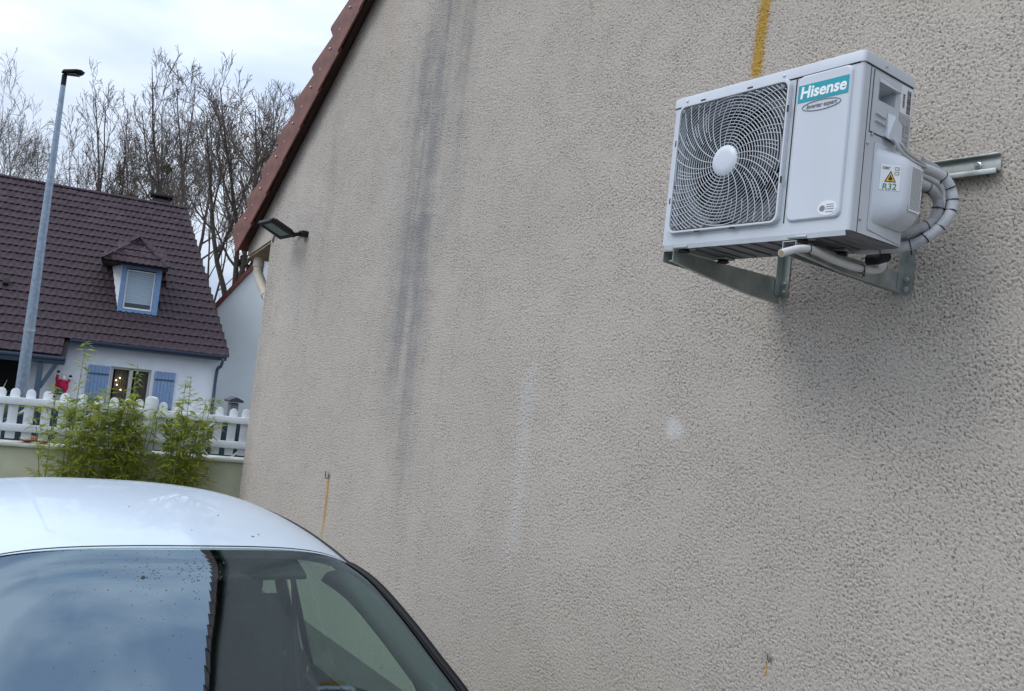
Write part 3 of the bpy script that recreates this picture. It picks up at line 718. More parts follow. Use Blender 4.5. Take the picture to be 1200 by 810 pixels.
for q, i, r in ((qa, 11, .0185), (qb, 9, .0185), (qb, 19, .0185), (qb, 27, .0185), (qa, 40, .0185), (qa, 46, .0185)): tie(q[i], q[i + 1] - q[i], r)
def big_tie(p, rx):       # round the pair of pipes
    c = (Vector(W_(p))); mb = MB(); u = Vector((.8, -.6, .0)).normalized() if 1 else None
    return c
def pair_tie(i, j, r):      # one tie drawn round two neighbouring pipes
    c1, c2 = qa[i], qc[j]; t_ = (qa[i + 1] - qa[i]).normalized(); u = (c2 - c1); u -= t_ * u.dot(t_); L_ = u.length; u.normalize(); v = t_.cross(u); c = (c1 + c2) / 2; mb = MB()
    pts_ = [c + u * ((L_ / 2 + r) * math.cos(a)) + v * (r * 1.06 * math.sin(a)) for a in [2 * math.pi * k / 28 for k in range(28)]]
    mb.tube(pts_, .0021, 5, closed=True); k = pts_[4]; e = (k - c).normalized(); mb.bar(k, k + e * .012, .006, .006); mb.bar(k, k + e * (.014 + .012 * (i % 3)) + v * (.010 - .012 * (i % 2)), .0032, .002); mb.build('cable_tie', m_dark, ac)
qd = pipe('refrigerant_pipe', [(2.60, 1.468, 2.885), (2.67, 1.452, 2.882), (2.735, 1.432, 2.862), (2.755, 1.43, 2.82), (2.742, 1.436, 2.77), (2.712, 1.46, 2.72), (2.67, 1.50, 2.69)], .0105, m_hose, n=10)
for i, j in ((15, 11), (19, 15), (23, 19), (28, 24), (33, 28)): pair_tie(i, j, .0190)
hq = pipe('drain_hose', [(2.215, 1.645, 2.555), (2.26, 1.642, 2.572), (2.31, 1.640, 2.587), (2.37, 1.638, 2.592), (2.48, 1.636, 2.582), (2.60, 1.634, 2.578), (2.70, 1.632, 2.583), (2.765, 1.634, 2.60), (2.80, 1.65, 2.63), (2.79, 1.68, 2.65)], .0125, m_hose, wob=.0002)
mb = MB(); d = (hq[0] - hq[1]).normalized(); mb.tube([hq[0] - d * .004, hq[0] + d * .001], .0095, 12); mb.build('hose_mouth', mat('hose_inside', (.42, .30, .18), .7), ac)
for i in (13, 27): 
    tie(hq[i], hq[i + 1] - hq[i], .0145)
mb = MB(); mb.tube([hq[27] + Vector((0, -.014, .0)), hq[27] + Vector((-.01, -.02, -.02)), hq[27] + Vector((-.03, -.024, -.035))], .0016, 5); mb.build('cable_tie', m_dark, ac)
mb = MB(); q = smoothpath([W_(p) for p in [(2.72, 1.66, 2.625), (2.72, 1.62, 2.626), (2.70, 1.58, 2.63)]]); mb.tube(q, .019, 12); mb.build('black_tape', m_dark, ac, smooth='auto')
m_cable = mat('grey_cable', (.38, .38, .38), .5)
for pts in ([(2.500, 1.474, 2.965), (2.50, 1.462, 2.95), (2.51, 1.452, 2.925), (2.545, 1.44, 2.905), (2.60, 1.435, 2.900), (2.66, 1.44, 2.905)], [(2.52, 1.474, 2.965), (2.525, 1.46, 2.95), (2.545, 1.45, 2.93), (2.59, 1.44, 2.915), (2.64, 1.44, 2.91)]):
    q = smoothpath([W_(p) for p in pts]); mb = MB(); mb.tube(q, .0052, 8); mb.build('cable', m_cable, ac, smooth='auto')

# ------------------------------------------------------------------ wall brackets
m_galv_shade = mat('galvanised_steel_shaded', (.36, .40, .37), .38, metal=.45, var=.4, vscale=9, bump=.05, bscale=150)  # steel darkened for the unit's shade, used on the left arm and upright
br = thing('wall_bracket', 'galvanised steel bracket with a wall rail and two tapered arms under the air conditioning unit', 'bracket', (WX, 1.9, 2.54))
def B_(x, y, z): return (x - WX, y - 1.9, z - 2.54)
def brq(mb, pts, d): mb.prism([B_(*p) for p in pts], d)
mb = MB(); t = .0025; y0_, y1_ = 1.365, 2.32
mb.obox(B_(WX - .006, (y0_ + y1_) / 2, 2.995), (t, 0, 0), (0, (y1_ - y0_) / 2, 0), (0, 0, .028))
mb.obox(B_(WX - .022, (y0_ + y1_) / 2, 2.968), (.018, 0, 0), (0, (y1_ - y0_) / 2, 0), (0, 0, t))
mb.obox(B_(WX - .018, (y0_ + y1_) / 2, 3.024), (.012, 0, 0), (0, (y1_ - y0_) / 2, 0), (0, 0, t))
mb.obox(B_(WX - .038, (y0_ + y1_) / 2, 2.961), (t, 0, 0), (0, (y1_ - y0_) / 2, 0), (0, 0, .009))
mb.build('wall_rail', m_galv, br, bevel=.0012)
for yy in (1.44, 2.26):
    mb = MB(); mb.lathe(B_(WX - .009, yy, 2.995), [(.013, 0), (.013, -.003), (.008, -.004), (.008, -.012), (.005, -.016)], 8, 'x'); mb.build('bolt', m_screw, br, smooth='auto')
for ya in (1.68, 2.212):
    mb = MB()
    # side plate, tapering towards the tip, with folded top and bottom flanges
    lo = [(2.335, 2.585), (2.45, 2.570), (2.60, 2.551), (2.80, 2.530), (2.99, 2.520)] if ya > 2 else [(2.335, 2.588), (2.45, 2.580), (2.60, 2.568), (2.80, 2.561), (2.99, 2.556)]
    side = [(x, ya, z) for x, z in lo] + [(2.99, ya, 2.619), (2.335, ya, 2.619)]
    brq(mb, side, (0, .003, 0))
    brq(mb, [(2.335, ya, 2.619), (2.99, ya, 2.619), (2.99, ya + .052, 2.619), (2.335, ya + .052, 2.619)], (0, 0, .003))
    brq(mb, [(2.335, ya + .049, 2.58), (2.99, ya + .049, 2.56), (2.99, ya + .049, 2.619), (2.335, ya + .049, 2.619)], (0, .003, 0))
    for i in range(len(lo) - 1):
        (xa, za), (xb, zb) = lo[i], lo[i + 1]
        brq(mb, [(xa, ya, za), (xb, ya, zb), (xb, ya + .018, zb), (xa, ya + .018, za)], (0, 0, -.003))
    mb.build('arm', m_galv_shade if ya > 2 else m_galv, br)
    mb = MB(); zb = 2.545
    brq(mb, [(2.996, ya - .04, zb), (2.996, ya + .0, zb), (2.996, ya + .0, 3.02), (2.996, ya - .04, 3.02)], (-.003, 0, 0))
    brq(mb, [(2.955, ya - .0045, zb + .005), (2.996, ya - .0045, zb), (2.996, ya - .0045, 3.02), (2.955, ya - .0045, 3.02)], (0, .003, 0))
    mb.build('upright', m_galv if ya < 2 else m_galv_shade, br)
    for z in (2.565, 2.60):
        mb = MB(); mb.lathe(B_(2.992, ya - .02, z), [(.010, 0), (.010, -.003), (.0065, -.004), (.0065, -.011)], 6, 'x'); mb.build('bolt', m_screw, br)

# ------------------------------------------------------------------ floodlight
fl = thing('floodlight', 'slim black LED floodlight on the gable wall below the lowest verge tile', 'floodlight', (WX, 7.36, 3.24))
m_blk = mat('black_aluminium', (.008, .008, .010), .55, spec=.3)
c = Vector((-.225, .16, -.015)); w = Vector((0, 1, .0)).normalized(); dd = Vector((-.85, .10, .40)).normalized(); nn = w.cross(dd).normalized()
nn = nn if nn.z < 0 else -nn
hw, hd = .175, .125
mb = MB(); mb.obox(c - nn * .014, w * hw, dd * hd, nn * .013); mb.build('lamp_body', m_blk, fl, bevel=.006)
mb = MB()
for s1, s2, a, b in ((0, 1, hw, .016), (0, -1, hw, .016), (1, 0, .03, hd), (-1, 0, .03, hd)): mb.obox(c + w * s1 * (hw - .03) + dd * s2 * (hd - .016) + nn * .003, w * a, dd * b, nn * (.0042 if s1 else .004))
mb.build('lamp_rim', m_blk, fl)
mb = MB(); mb.obox(c + nn * .001, w * (hw - .05), dd * (hd - .030), nn * .0012); mb.build('lamp_glass', mat('led_glass', (.17, .21, .20), .15, var=.3, vscale=12), fl)
mb = MB()
for i in range(9): mb.obox(c - nn * .034 + w * (-.14 + .035 * i), w * .003, dd * .09, nn * .009)
mb.build('cooling_fin', m_blk, fl)
mb = MB()
e0 = c - dd * (hd - .02) + w * hw; e1_ = c - dd * (hd - .02) - w * hw
for e in (e0, e1_): mb.bar(e + w * (.004 if e is e0 else -.004), Vector((-.03, e.y * .55, -.02)), .005, .024)
mb.bar(Vector((-.03, e0.y * .55, -.02)), Vector((-.03, e1_.y * .55, -.02)), .024, .006); mb.build('mounting_yoke', m_blk, fl)
mb = MB(); mb.box(-.06, -.001, -.05, .04, -.055, -.005); mb.tube([(-.05, .0, -.03), (-.09, .02, -.045), (-.11, .05, -.06)], .018, 10); mb.build('sensor', m_blk, fl, bevel=.004)
mb = MB(); mb.tube(smoothpath([(-.16, .22, .05), (-.08, .42, .04), (-.03, .62, .03), (-.012, .78, .0), (-.008, .80, -.05)]), .006, 6); mb.build('cable', m_blk, fl)

# ------------------------------------------------------------------ parked car seen from the front, roof and windscreen
m_paint = mat('car_paint', (.60, .69, .78), .36, metal=.1, coat=.45, spec=.5, var=.05, vscale=5)
m_trim = mat('car_black_trim', (.008, .008, .010), .5, spec=.25)
m_cloth = mat('car_seat_cloth', (.030, .031, .034), .9, var=.3, vscale=60)
m_head = mat('car_headlining', (.20, .20, .19), .9)
m_plas = mat('car_dash_plastic', (.022, .022, .024), .6)
m_tyre = mat('tyre_rubber', (.02, .02, .02), .85)
m_alloy = mat('wheel_silver', (.5, .5, .52), .3, metal=.8)
m_wind = glassmat('windscreen_glass', (.50, .64, .56), 2.4, (.66, .85, 1.0))
m_sideg = glassmat('side_glass', (.66, .78, .72), 1.5)
CX0, CY0 = .803, 2.540
car = thing('parked_car', 'pale silver blue hatchback parked nose towards the camera beside the beige wall', 'car', (CX0, CY0, 0))
_rm = Matrix.Rotation(R_(-1.0), 4, 'Z') @ Matrix.Rotation(R_(1.45), 4, 'Y'); _pc = Vector((.568, .108, 1.39))
car.matrix_world = Matrix.Translation(Vector((CX0, CY0, 0)) + _pc - _rm @ _pc) @ _rm
HW = .568
def roofz(u, t):        # u -1..1 across, t metres back from the top of the windscreen
    return 1.493 - .072 * (t - .72) ** 2 - .046 * abs(u) ** 2.3 - .036 * abs(u) ** 6 - max(0, t - .95) ** 2 * .05
def hwt(t): return HW + .030 * math.sin(max(0, min(1, t / 1.3)) * math.pi * .75)
def RP(u, t): return (u * hwt(t), t, roofz(u, t))
BOW = .108
mb = MB(); N_ = 32; rows = []
for i in range(25):
    k = i / 24; row = []
    for j in range(N_ + 1):
        u = -1 + 2 * j / N_; t0 = BOW * u * u; t = t0 + (1.46 - .10 * u * u - t0) * k; row.append(RP(u, t))
    rows.append(row)
mb.grid(rows); mb.build('roof', m_paint, car, smooth=True)
mb = MB(); mb.grid([[(x * .97, y + .015, z - .028 - .01 * (i > 20)) for x, y, z in r_] for i, r_ in enumerate(rows)]); mb.build('headlining', m_head, car, smooth=True)
# A pillars, windscreen surface
AP = [(.568, .108, roofz(1, .108)), (.606, -.03, 1.355), (.652, -.19, 1.281), (.700, -.33, 1.195), (.752, -.46, 1.103), (.775, -.60, .985), (.795, -.74, .90)]
aps = smoothpath(AP, 4)
def wsp(u, k):          # windscreen : k 0 top .. 1 bottom
    i = k * (len(aps) - 1); a = int(i); f = i - a; p = aps[min(a, len(aps) - 1)].lerp(aps[min(a + 1, len(aps) - 1)], f)
    c_y = (BOW * (1 - k) + .20 * k); cr2 = .082 * (1 - k) + .075 * k
    return Vector((p.x * u, p.y - c_y * (1 - u * u), p.z + cr2 * (1 - .56 * abs(u) ** 2.3 - .44 * abs(u) ** 6)))
mb = MB(); mb.grid([[wsp(-.975 + 1.95 * j / 40, .012 + i / 24 * .97) for j in range(41)] for i in range(25)]); ws = mb.build('windscreen', m_wind, car, smooth=True, fix=False)
# black edge print and rubber round the glass
mb = MB()
def off(p, d=.004): return p + Vector((0, -.4, .9)).normalized() * d
mb.grid([[off(wsp(-.985 + 1.97 * j / 40, k)) for j in range(41)] for k in (.0, .016)])
for s in (-1, 1): mb.grid([[off(wsp(s * uu, k / 24), .003) for k in range(25)] for uu in (.945, .99)])
mb.grid([[off(wsp(-.985 + 1.97 * j / 40, k)) for j in range(41)] for k in (.93, .985)])
mb.build('screen_surround', m_trim, car, smooth=True)
for s in (-1, 1):
    mb = MB(); q = [Vector((p.x * s, p.y, p.z)) for p in aps]
    mb.tube([v + Vector((-.001 * s, 0, 0)) for v in q], [.012] + [.0155] * (len(q) - 2) + [.014], 10); mb.build('pillar_trim', m_trim, car, smooth='auto')
    mb = MB(); mb.grid([[Vector((s * (p.x + dx), p.y + dy, p.z + dz)) for p in aps] for dx, dy, dz in ((.002, .012, -.008), (.008, .030, -.022), (.010, .05, -.040), (.006, .07, -.075))]); mb.build('front_pillar', m_paint, car, smooth=True)
    mb = MB(); mb.grid([[Vector((s * (p.x + dx), p.y + dy, p.z + dz)) for p in aps] for dx, dy, dz in ((-.02, .0, -.012), (-.055, .04, -.035), (-.05, .09, -.075), (-.01, .08, -.085))]); mb.build('pillar_lining', m_head, car, smooth=True)
    q = [Vector((s * (hwt(t) + .004), t, roofz(1, t) - .004)) for t in [.108 + i * .0885 for i in range(15)]]
    mb = MB(); mb.tube(q, .009, 8); mb.build('roof_strip', m_trim, car, smooth='auto')
# side body
def topz(t): return roofz(1, t) if t >= .108 else None
BELT = .80
def side_top(t):
    if t >= .108: return (hwt(t) + .004, roofz(1, t) - .012)
    for i in range(len(aps) - 1):
        if aps[i + 1].y <= t <= aps[i].y:
            f = (aps[i].y - t) / (aps[i].y - aps[i + 1].y); p = aps[i].lerp(aps[i + 1], f); return (p.x + .01, p.z - .012)
    return (.795, .88)
def side_pt(s, t, v):   # v 0 top .. 1 belt line
    x, z = side_top(t); return Vector((s * (x + (.770 - x) * v if x < .770 else x), t, z + (min(z, BELT + .03 * t) - z) * v))
for s in (-1, 1):
    def strip(t0a, t0b, t1a, t1b, name, m, v0=0, v1=1, n=8, d=0):
        mb = MB(); mb.grid([[side_pt(s, (t0a + (t0b - t0a) * i / n) * (1 - j / 6) + (t1a + (t1b - t1a) * i / n) * j / 6, v0 + (v1 - v0) * i / n) - Vector((s * d, 0, 0)) for j in range(7)] for i in range(n + 1)])
        return mb.build(name, m, car, smooth=True)
    strip(.10, .10, 1.34, 1.34, 'roof_frame', m_paint, 0, .10, 2)
    strip(-.15, -.62, -.02, -.52, 'front_pillar_lower', m_trim, .12, 1)
    strip(.80, .66, .86, .76, 'door_pillar', m_trim, .06, 1)
    strip(.78, .64, .90, .86, 'door_pillar_lining', m_plas, .08, 1, d=.045)
    strip(1.13, 1.38, 1.33, 1.62, 'rear_pillar', m_paint, .08, 1)
    strip(1.12, 1.30, 1.33, 1.62, 'rear_pillar_lining', m_head, .06, 1, d=.04)
    strip(-.02, -.53, .81, .67, 'side_window', m_sideg, .10, 1, d=.006)
    strip(.86, .76, 1.15, 1.38, 'side_window', m_sideg, .10, 1, d=.006)
    # lower flank with wheel arches : profile rows
    rows = []
    for i in range(41):
        t = -1.72 + 3.72 * i / 40
        nose = max(0, (-1.05 - t) / .67); tail = max(0, (t - 1.55) / .45)
        w = .775 - .13 * nose ** 2.2 - .10 * tail ** 2
        zt = min(BELT + .03 * t,   .84) if t > -.62 else (.84 - .08 * ((-.62 - t) / 1.1) ** 1.6)
        rows.append([Vector((s * (w - .035), t, zt)), Vector((s * w, t, zt - .09)), Vector((s * (w + .012), t, .55)), Vector((s * w, t, .38)), Vector((s * (w - .03), t, .22))])
    def arch(v):
        o = v.copy()
        for wc in (-1.02, 1.42):
            d = math.hypot(v.y - wc, v.z - .30)
            if d < .345 and v.z < .62: o.z = max(o.z, .30 + math.sqrt(max(0, .345 ** 2 - (v.y - wc) ** 2)))
        return o
    mb = MB(); mb.grid([[arch(v) for v in r_] for r_ in rows]); mb.build('body_side', m_paint, car, smooth=True)
    for wc in (-1.02, 1.42):
        mb = MB(); mb.lathe((s * .72, wc, .30), [(.20, -.09), (.285, -.095), (.30, -.07), (.30, .07), (.285, .095), (.20, .09)], 32, 'x'); wh = mb.build('tyre', m_tyre, car, smooth='auto')
        mb = MB(); mb.lathe((s * .72, wc, .30), [(.205, .06 * s), (.19, .085 * s), (.06, .06 * s), (.05, .085 * s), (.001, .085 * s)], 24, 'x'); mb.build('rim', m_alloy, wh, smooth='auto')
    mb = MB(); mb.lathe((s * .90, -.42, .93), [(.02, -.10), (.075, -.09), (.095, -.03), (.09, .03), (.06, .09), (.01, .10)], 16, 'x'); mb.v = [(x, -.42 + (y + .42) * .55, z) for x, y, z in mb.v]; mb.bar((s * .80, -.42, .89), (s * .88, -.42, .90), .05, .03); mb.build('door_mirror', m_paint, car, smooth='auto')
# bonnet, nose, tail
mb = MB(); rows = []
for i in range(17):
    k = i / 16; t = -.70 - 1.02 * k; row = []
    for j in range(21):
        u = -1 + 2 * j / 20; w = .765 - .16 * max(0, k - .35) ** 2 * 2.2
        row.append((u * w, t - .18 * (1 - u * u) + (.0), .905 - .10 * k ** 1.6 + .055 * (1 - u * u) - .13 * max(0, k - .85) * 3))
    rows.append(row)
mb.grid(rows); mb.build('bonnet', m_paint, car, smooth=True)
mb = MB(); rows = []
for z, dy, kw in ((.775, .0, .985), (.70, -.06, 1), (.60, -.10, 1.02), (.48, -.13, 1.04), (.36, -.12, 1.03), (.22, -.06, 1.0)):
    rows.append([(u * .71 * kw, -1.72 + dy - .18 * (1 - u * u) + .10 * abs(u) ** 6, z) for u in [-1 + j / 10 for j in range(21)]])
mb.grid(rows); mb.build('front_bumper', m_paint, car, smooth=True)
for s in (-1, 1):
    mb = MB(); mb.grid([[(s * (.40 + .29 * j / 6), -1.84 + .10 * (j / 6) ** 2 - .02 * i, .76 - .11 * i / 2) for j in range(7)] for i in range(3)]); mb.build('headlight', mat('lamp_clear', (.6, .62, .65), .1, metal=.6), car, smooth=True)
mb = MB(); mb.box(-.30, .30, -1.965, -1.93, .50, .62); mb.build('grille', m_trim, car, bevel=.01)
mb = MB(); rows = []
for z, t, w in ((roofz(0, 1.42) - .03, 1.40, .56), (1.28, 1.62, .62), (1.10, 1.80, .68), (.95, 1.92, .74)): rows.append([(u * w, t + .06 * (1 - u * u), z - .01 * u * u) for u in [-1 + j / 8 for j in range(17)]])
mb.grid(rows); mb.build('rear_window', m_sideg, car, smooth=True)
for s in (-1, 1):
    mb = MB(); mb.grid([[(s * (w + .0), t, z), (s * (w + .05), t - .10, z - .02), (s * .82, t - .25, z - .05)] for z, t, w in ((1.37, 1.40, .53), (1.28, 1.62, .61), (1.10, 1.80, .67), (.95, 1.92, .73))]); mb.build('tailgate_frame', m_paint, car, smooth=True)
mb = MB(); mb.grid([[(u * .78, t + .05 * (1 - u * u), z) for u in [-1 + j / 8 for j in range(17)]] for z, t in ((.97, 1.91), (.80, 1.99), (.55, 2.04), (.25, 2.0))]); mb.build('tailgate', m_paint, car, smooth=True)
# cabin
mb = MB(); mb.grid([[(u * .79, -.74 + y, z - .03 * u * u) for u in [-1 + j / 8 for j in range(17)]] for y, z in ((-.02, .86), (.20, .90), (.36, .89), (.42, .80), (.44, .45))]); mb.build('dashboard', m_plas, car, smooth=True)
mb = MB(); c = Vector((.36, -.12, .80)); ax = Vector((1, 0, 0)); ay = Vector((0, .42, .90)).normalized()
mb.tube([c + ax * .185 * math.cos(t) + ay * .185 * math.sin(t) for t in [2 * math.pi * i / 32 for i in range(32)]], .016, 8, closed=True)
mb.tube([c, c + Vector((0, -.25, -.12))], .03, 10); mb.bar(c - ax * .18, c + ax * .18, .03, .02); mb.build('steering_wheel', m_plas, car, smooth='auto')
def seat(x, y):
    mb = MB()
    mb.obox((x, y, .48), (.24, 0, 0), (0, .25, .03), (0, -.01, .07)); mb.obox((x, y + .28, .82), (.225, 0, 0), (0, .085, .33), (0, .05, -.012)); s_ = mb.build('seat', m_cloth, car, bevel=.045, seg=3)
    mb = MB(); mb.obox((x, y + .375, 1.225), (.125, 0, 0), (0, .022, .085), (0, .045, -.01)); mb.build('headrest', m_cloth, s_, bevel=.035, seg=3)
    mb = MB()
    for d in (-.05, .05): mb.tube([(x + d, y + .34, 1.1), (x + d, y + .365, 1.2)], .006, 6)
    mb.build('headrest_post', m_alloy, s_)
seat(.36, .28); seat(-.36, .28)
mb = MB(); mb.obox((0, 1.02, .50), (.60, 0, 0), (0, .24, .02), (0, 0, .08)); mb.obox((0, 1.32, .80), (.60, 0, 0), (0, .08, .28), (0, .05, 0)); mb.build('rear_bench', m_cloth, car, bevel=.04)
for x in (-.38, .38):
    mb = MB(); mb.obox((x, 1.42, 1.14), (.11, 0, 0), (0, .02, .07), (0, .04, 0)); mb.build('headrest', m_cloth, car, bevel=.03)
mb = MB(); mb.obox((0, .5, .17), (.78, 0, 0), (0, 1.45, 0), (0, 0, .02)); mb.build('floor_pan', m_plas, car)
for s in (-1, 1):
    mb = MB(); mb.grid([[(s * (.60 + .16 * (1 - z_)), .60 + .05 * z_, .45 + .85 * z_ + 0 * j), (s * (.60 + .16 * (1 - z_)), .65 + .05 * z_, .45 + .85 * z_)] for z_ in [i / 6 for i in range(7)] for j in (0,)]); mb.build('seat_belt', mat('belt_webbing', (.16, .22, .26), .7), car)
    mb = MB(); mb.grid([[(s * .755, t, z) for t in (-.6, .1, .7)] for z in (.86, .5, .2)]); mb.grid([[(s * .75, t, z) for t in (.7, 1.2, 1.9)] for z in (.88, .5, .2)]); mb.build('door_lining', m_plas, car)
    mb = MB(); mb.obox((s * .205, .055, 1.385), (.175, 0, 0), (0, .055, .016), (0, -.004, .009)); mb.build('sun_visor', mat('visor_cloth', (.085, .078, .085), .9), car, bevel=.008)
mb = MB(); mb.obox((-.02, .02, 1.345), (.12, 0, 0), (0, .012, .004), (0, -.01, .032)); mb.tube([(0, 0, 1.36), (0, -.05, 1.405)], .012, 8); mb.build('rear_view_mirror', m_trim, car, bevel=.008)
for s in (-1, 1):       # wiper blades at the foot of the glass
    mb = MB(); mb.tube([off(wsp(.1 + .5 * s, .96), .02), off(wsp(.05 + .35 * s, .80), .018)], .006, 6); mb.tube([off(wsp(-.15 + .42 * s, .93), .012), off(wsp(.38 + .42 * s, .86), .012)], .005, 6); mb.build('wiper', m_trim, car)
# rain drops and specks on the glass
mb = MB(); pts = []
for _ in range(230): pts.append((rnd.gauss(-.10, .17), abs(rnd.gauss(.17, .05)), rnd.uniform(.0010, .0030)))
for _ in range(420): pts.append((rnd.uniform(-.6, .93), rnd.uniform(.03, .75), rnd.uniform(.0007, .0021)))
for u, k, r in pts:
    if not -.93 < u < .93: continue
    p = wsp(u, k); a = (wsp(u + .01, k) - p).normalized(); b = (wsp(u, k + .01) - p).normalized(); n_ = b.cross(a); n_ = n_ if n_.z > 0 else -n_
    n_.normalize(); mb.add([p + a * r + n_ * .0003, p + b * r * 1.3 + n_ * .0003, p - a * r + n_ * .0003, p - b * r + n_ * .0003, p + n_ * r * .7], [(0, 1, 4), (1, 2, 4), (2, 3, 4), (3, 0, 4)])
dm = glassmat('water_drop', (.35, .38, .38), 1.6); o = mb.build('water_drops', dm, ws, smooth=True); o['kind'] = 'stuff'
mb = MB()
for u, t, r in ((.42, .16, .006), (.47, .19, .004), (.35, .42, .004), (.10, .2, .003), (-.12, .5, .003)):
    p = Vector(RP(u, t)); mb.add([p + Vector((r, 0, .001)), p + Vector((0, r * .6, .001)), p + Vector((-r, 0, .001)), p + Vector((.2 * r, -r * .7, .001)), p + Vector((0, 0, .003))], [(0, 1, 4), (1, 2, 4), (2, 3, 4), (3, 0, 4)])
for u, k, r in ((-.265, .20, .007), (.05, .62, .004)): 
    p = off(wsp(u, k), .001); mb.add([p + Vector((r, 0, 0)), p + Vector((0, r, .4 * r)), p + Vector((-r, 0, 0)), p + Vector((0, -r, -.4 * r)), p + Vector((0, 0, .005))], [(0, 1, 4), (1, 2, 4), (2, 3, 4), (3, 0, 4)])
mb.build('leaf_litter', mat('dry_leaf', (.05, .045, .03), .8), car)

# ------------------------------------------------------------------ garden wall with picket fence
FZ = Vector((3.106, 8.571, 0)); FR = -R_(18)
gw_ = thing('garden_wall', 'low pale yellow-green rendered garden wall with a light coping, below the white picket fence', 'garden wall', FZ, FR)
m_gwall = mat('garden_render', (.62, .61, .43), .9, var=.22, vscale=2.5, bump=.4, bscale=90, detail=8, col2=(.42, .43, .30))
m_cop = mat('coping_stone', (.55, .55, .47), .8, var=.35, vscale=5, bump=.3, bscale=70)
mb = MB(); mb.box(-5.5, 4.5, .03, .21, -.1, .965); mb.build('wall', m_gwall, gw_)
x = -5.5
while x < 4.5:
    mb = MB(); mb.box(x + .003, min(x + .997, 4.5), -.005, .245, .967 + rnd.uniform(0, .002), .998 + rnd.uniform(-.003, .003)); mb.build('coping', m_cop, gw_, bevel=.005); x += 1.0
fence = thing('picket_fence', 'white picket fence with rounded picket tops standing on the low garden wall behind the bamboo', 'fence', FZ, FR)
m_picket = mat('white_fence_paint', (.72, .75, .78), .5, var=.10, vscale=7)
us = [-2.232, -2.115, -1.97, -1.826, -1.686, -1.54, -1.406, -1.264, -1.139, -1.019, -.914, -.80, -.66, -.535, -.41, -.281, -.142, -.015]
xl = -2.25
us = us[1:]
us = [-2.232 - .145 * i for i in range(22, -1, -1)] + us + [.11 + .13 * i for i in range(33)]
pm = None
for i, u in enumerate(us):
    post = (i == 22 + 10)
    if post:
        mb = MB(); mb.prism([(a * 1.25, .015, z) for a, z in [(-.048, 1.0), (.048, 1.0), (.048, 1.52), (.036, 1.545), (.0, 1.553), (-.036, 1.545), (-.048, 1.52)]], (0, .07, 0)); o = mb.build('post', m_picket, fence, bevel=.006); o.location = (u, 0, 0); continue
    if pm is None:
        mb = MB(); prof = [(-.041, 1.035), (.041, 1.035)] + [(.041 * math.cos(t), 1.465 + .047 * math.sin(t)) for t in [math.pi * j / 10 for j in range(11)]]
        mb.prism([(a, .055, z) for a, z in prof], (0, .020, 0)); o = mb.build('picket', m_picket, fence, bevel=.003); pm = o.data
    else: o = link('picket', pm, fence)
    o.location = (u + rnd.uniform(-.003, .003), 0, rnd.uniform(-.004, .004)); o.rotation_euler = (0, R_(rnd.uniform(-.5, .5)), 0)
for z0, z1 in ((1.360, 1.428), (1.108, 1.178)):
    for xa, xb in ((-5.4, -.92), (-.905, 4.4)):
        mb = MB(); mb.box(xa, xb, .018, .052, z0, z1); mb.build('rail', m_picket, fence, bevel=.003)
# strapped dark screen behind the fence, coloured bundles lying on the wall
FM_ = Matrix.Translation(FZ) @ Matrix.Rotation(FR, 4, 'Z')
scr = thing('garden_screen', 'dark blue-green screen with thin diagonal white straps seen through the gaps of the picket fence', 'garden screen', FM_ @ Vector((-2.0, 1.1, 0)), FR)
mb = MB(); mb.box(-3.5, 4.5, 0, .02, -.45, 1.33); mb.build('cloth', mat('screen_cloth', (.018, .035, .055), .7, var=.6, vscale=1.3, col2=(.03, .075, .075)), scr)
for i in range(12):
    mb = MB(); xa = -3.2 + i * .62; mb.bar((xa, -.006, .75), (xa + .58, -.006, 1.30), .022, .004, up=(0, 1, 0)); mb.build('strap', m_picket, scr)
    if i % 2: 
        mb = MB(); mb.bar((xa + .58, -.014, .85), (xa + .15, -.014, 1.31), .012, .004, up=(0, 1, 0)); mb.build('strap', m_picket, scr)
def lump(name, loc, r, m, lab, cat, seed):
    rr_ = random.Random(seed); mb = MB(); P = []
    for i in range(9):
        th = math.pi * i / 8 ; P.append([(r[0] * math.sin(th) * math.cos(p) * (1 + .10 * math.sin(3 * p + seed)), r[1] * math.sin(th) * math.sin(p), r[2] * (1 - math.cos(th)) * (1 + .06 * math.sin(2 * p))) for p in [2 * math.pi * j / 16 for j in range(17)]])
    mb.grid(P); mb.grid([[(x * 1.02, y * 1.02 - .002, z + .002) for x, y, z in P[4]], [(x * .9, y * .9, z + r[2] * .25) for x, y, z in P[4]]]); o = mb.build(name, m, None, smooth=True); o.matrix_world = FM_ @ Matrix.Translation(loc); tag(o, lab, cat)
lump('cloth_bundle', (-1.98, .15, 1.0), (.075, .055, .035), mat('pink_cloth', (.55, .10, .12), .8, var=.4, vscale=20), 'pinkish red bundle lying on the coping under the left end of the picket fence', 'cloth bundle', 1)
lump('cloth_bundle', (-1.84, .15, 1.0), (.055, .05, .024), mat('orange_cloth', (.60, .13, .02), .8, var=.4, vscale=20), 'small orange bundle lying on the coping beside the bamboo', 'cloth bundle', 2)
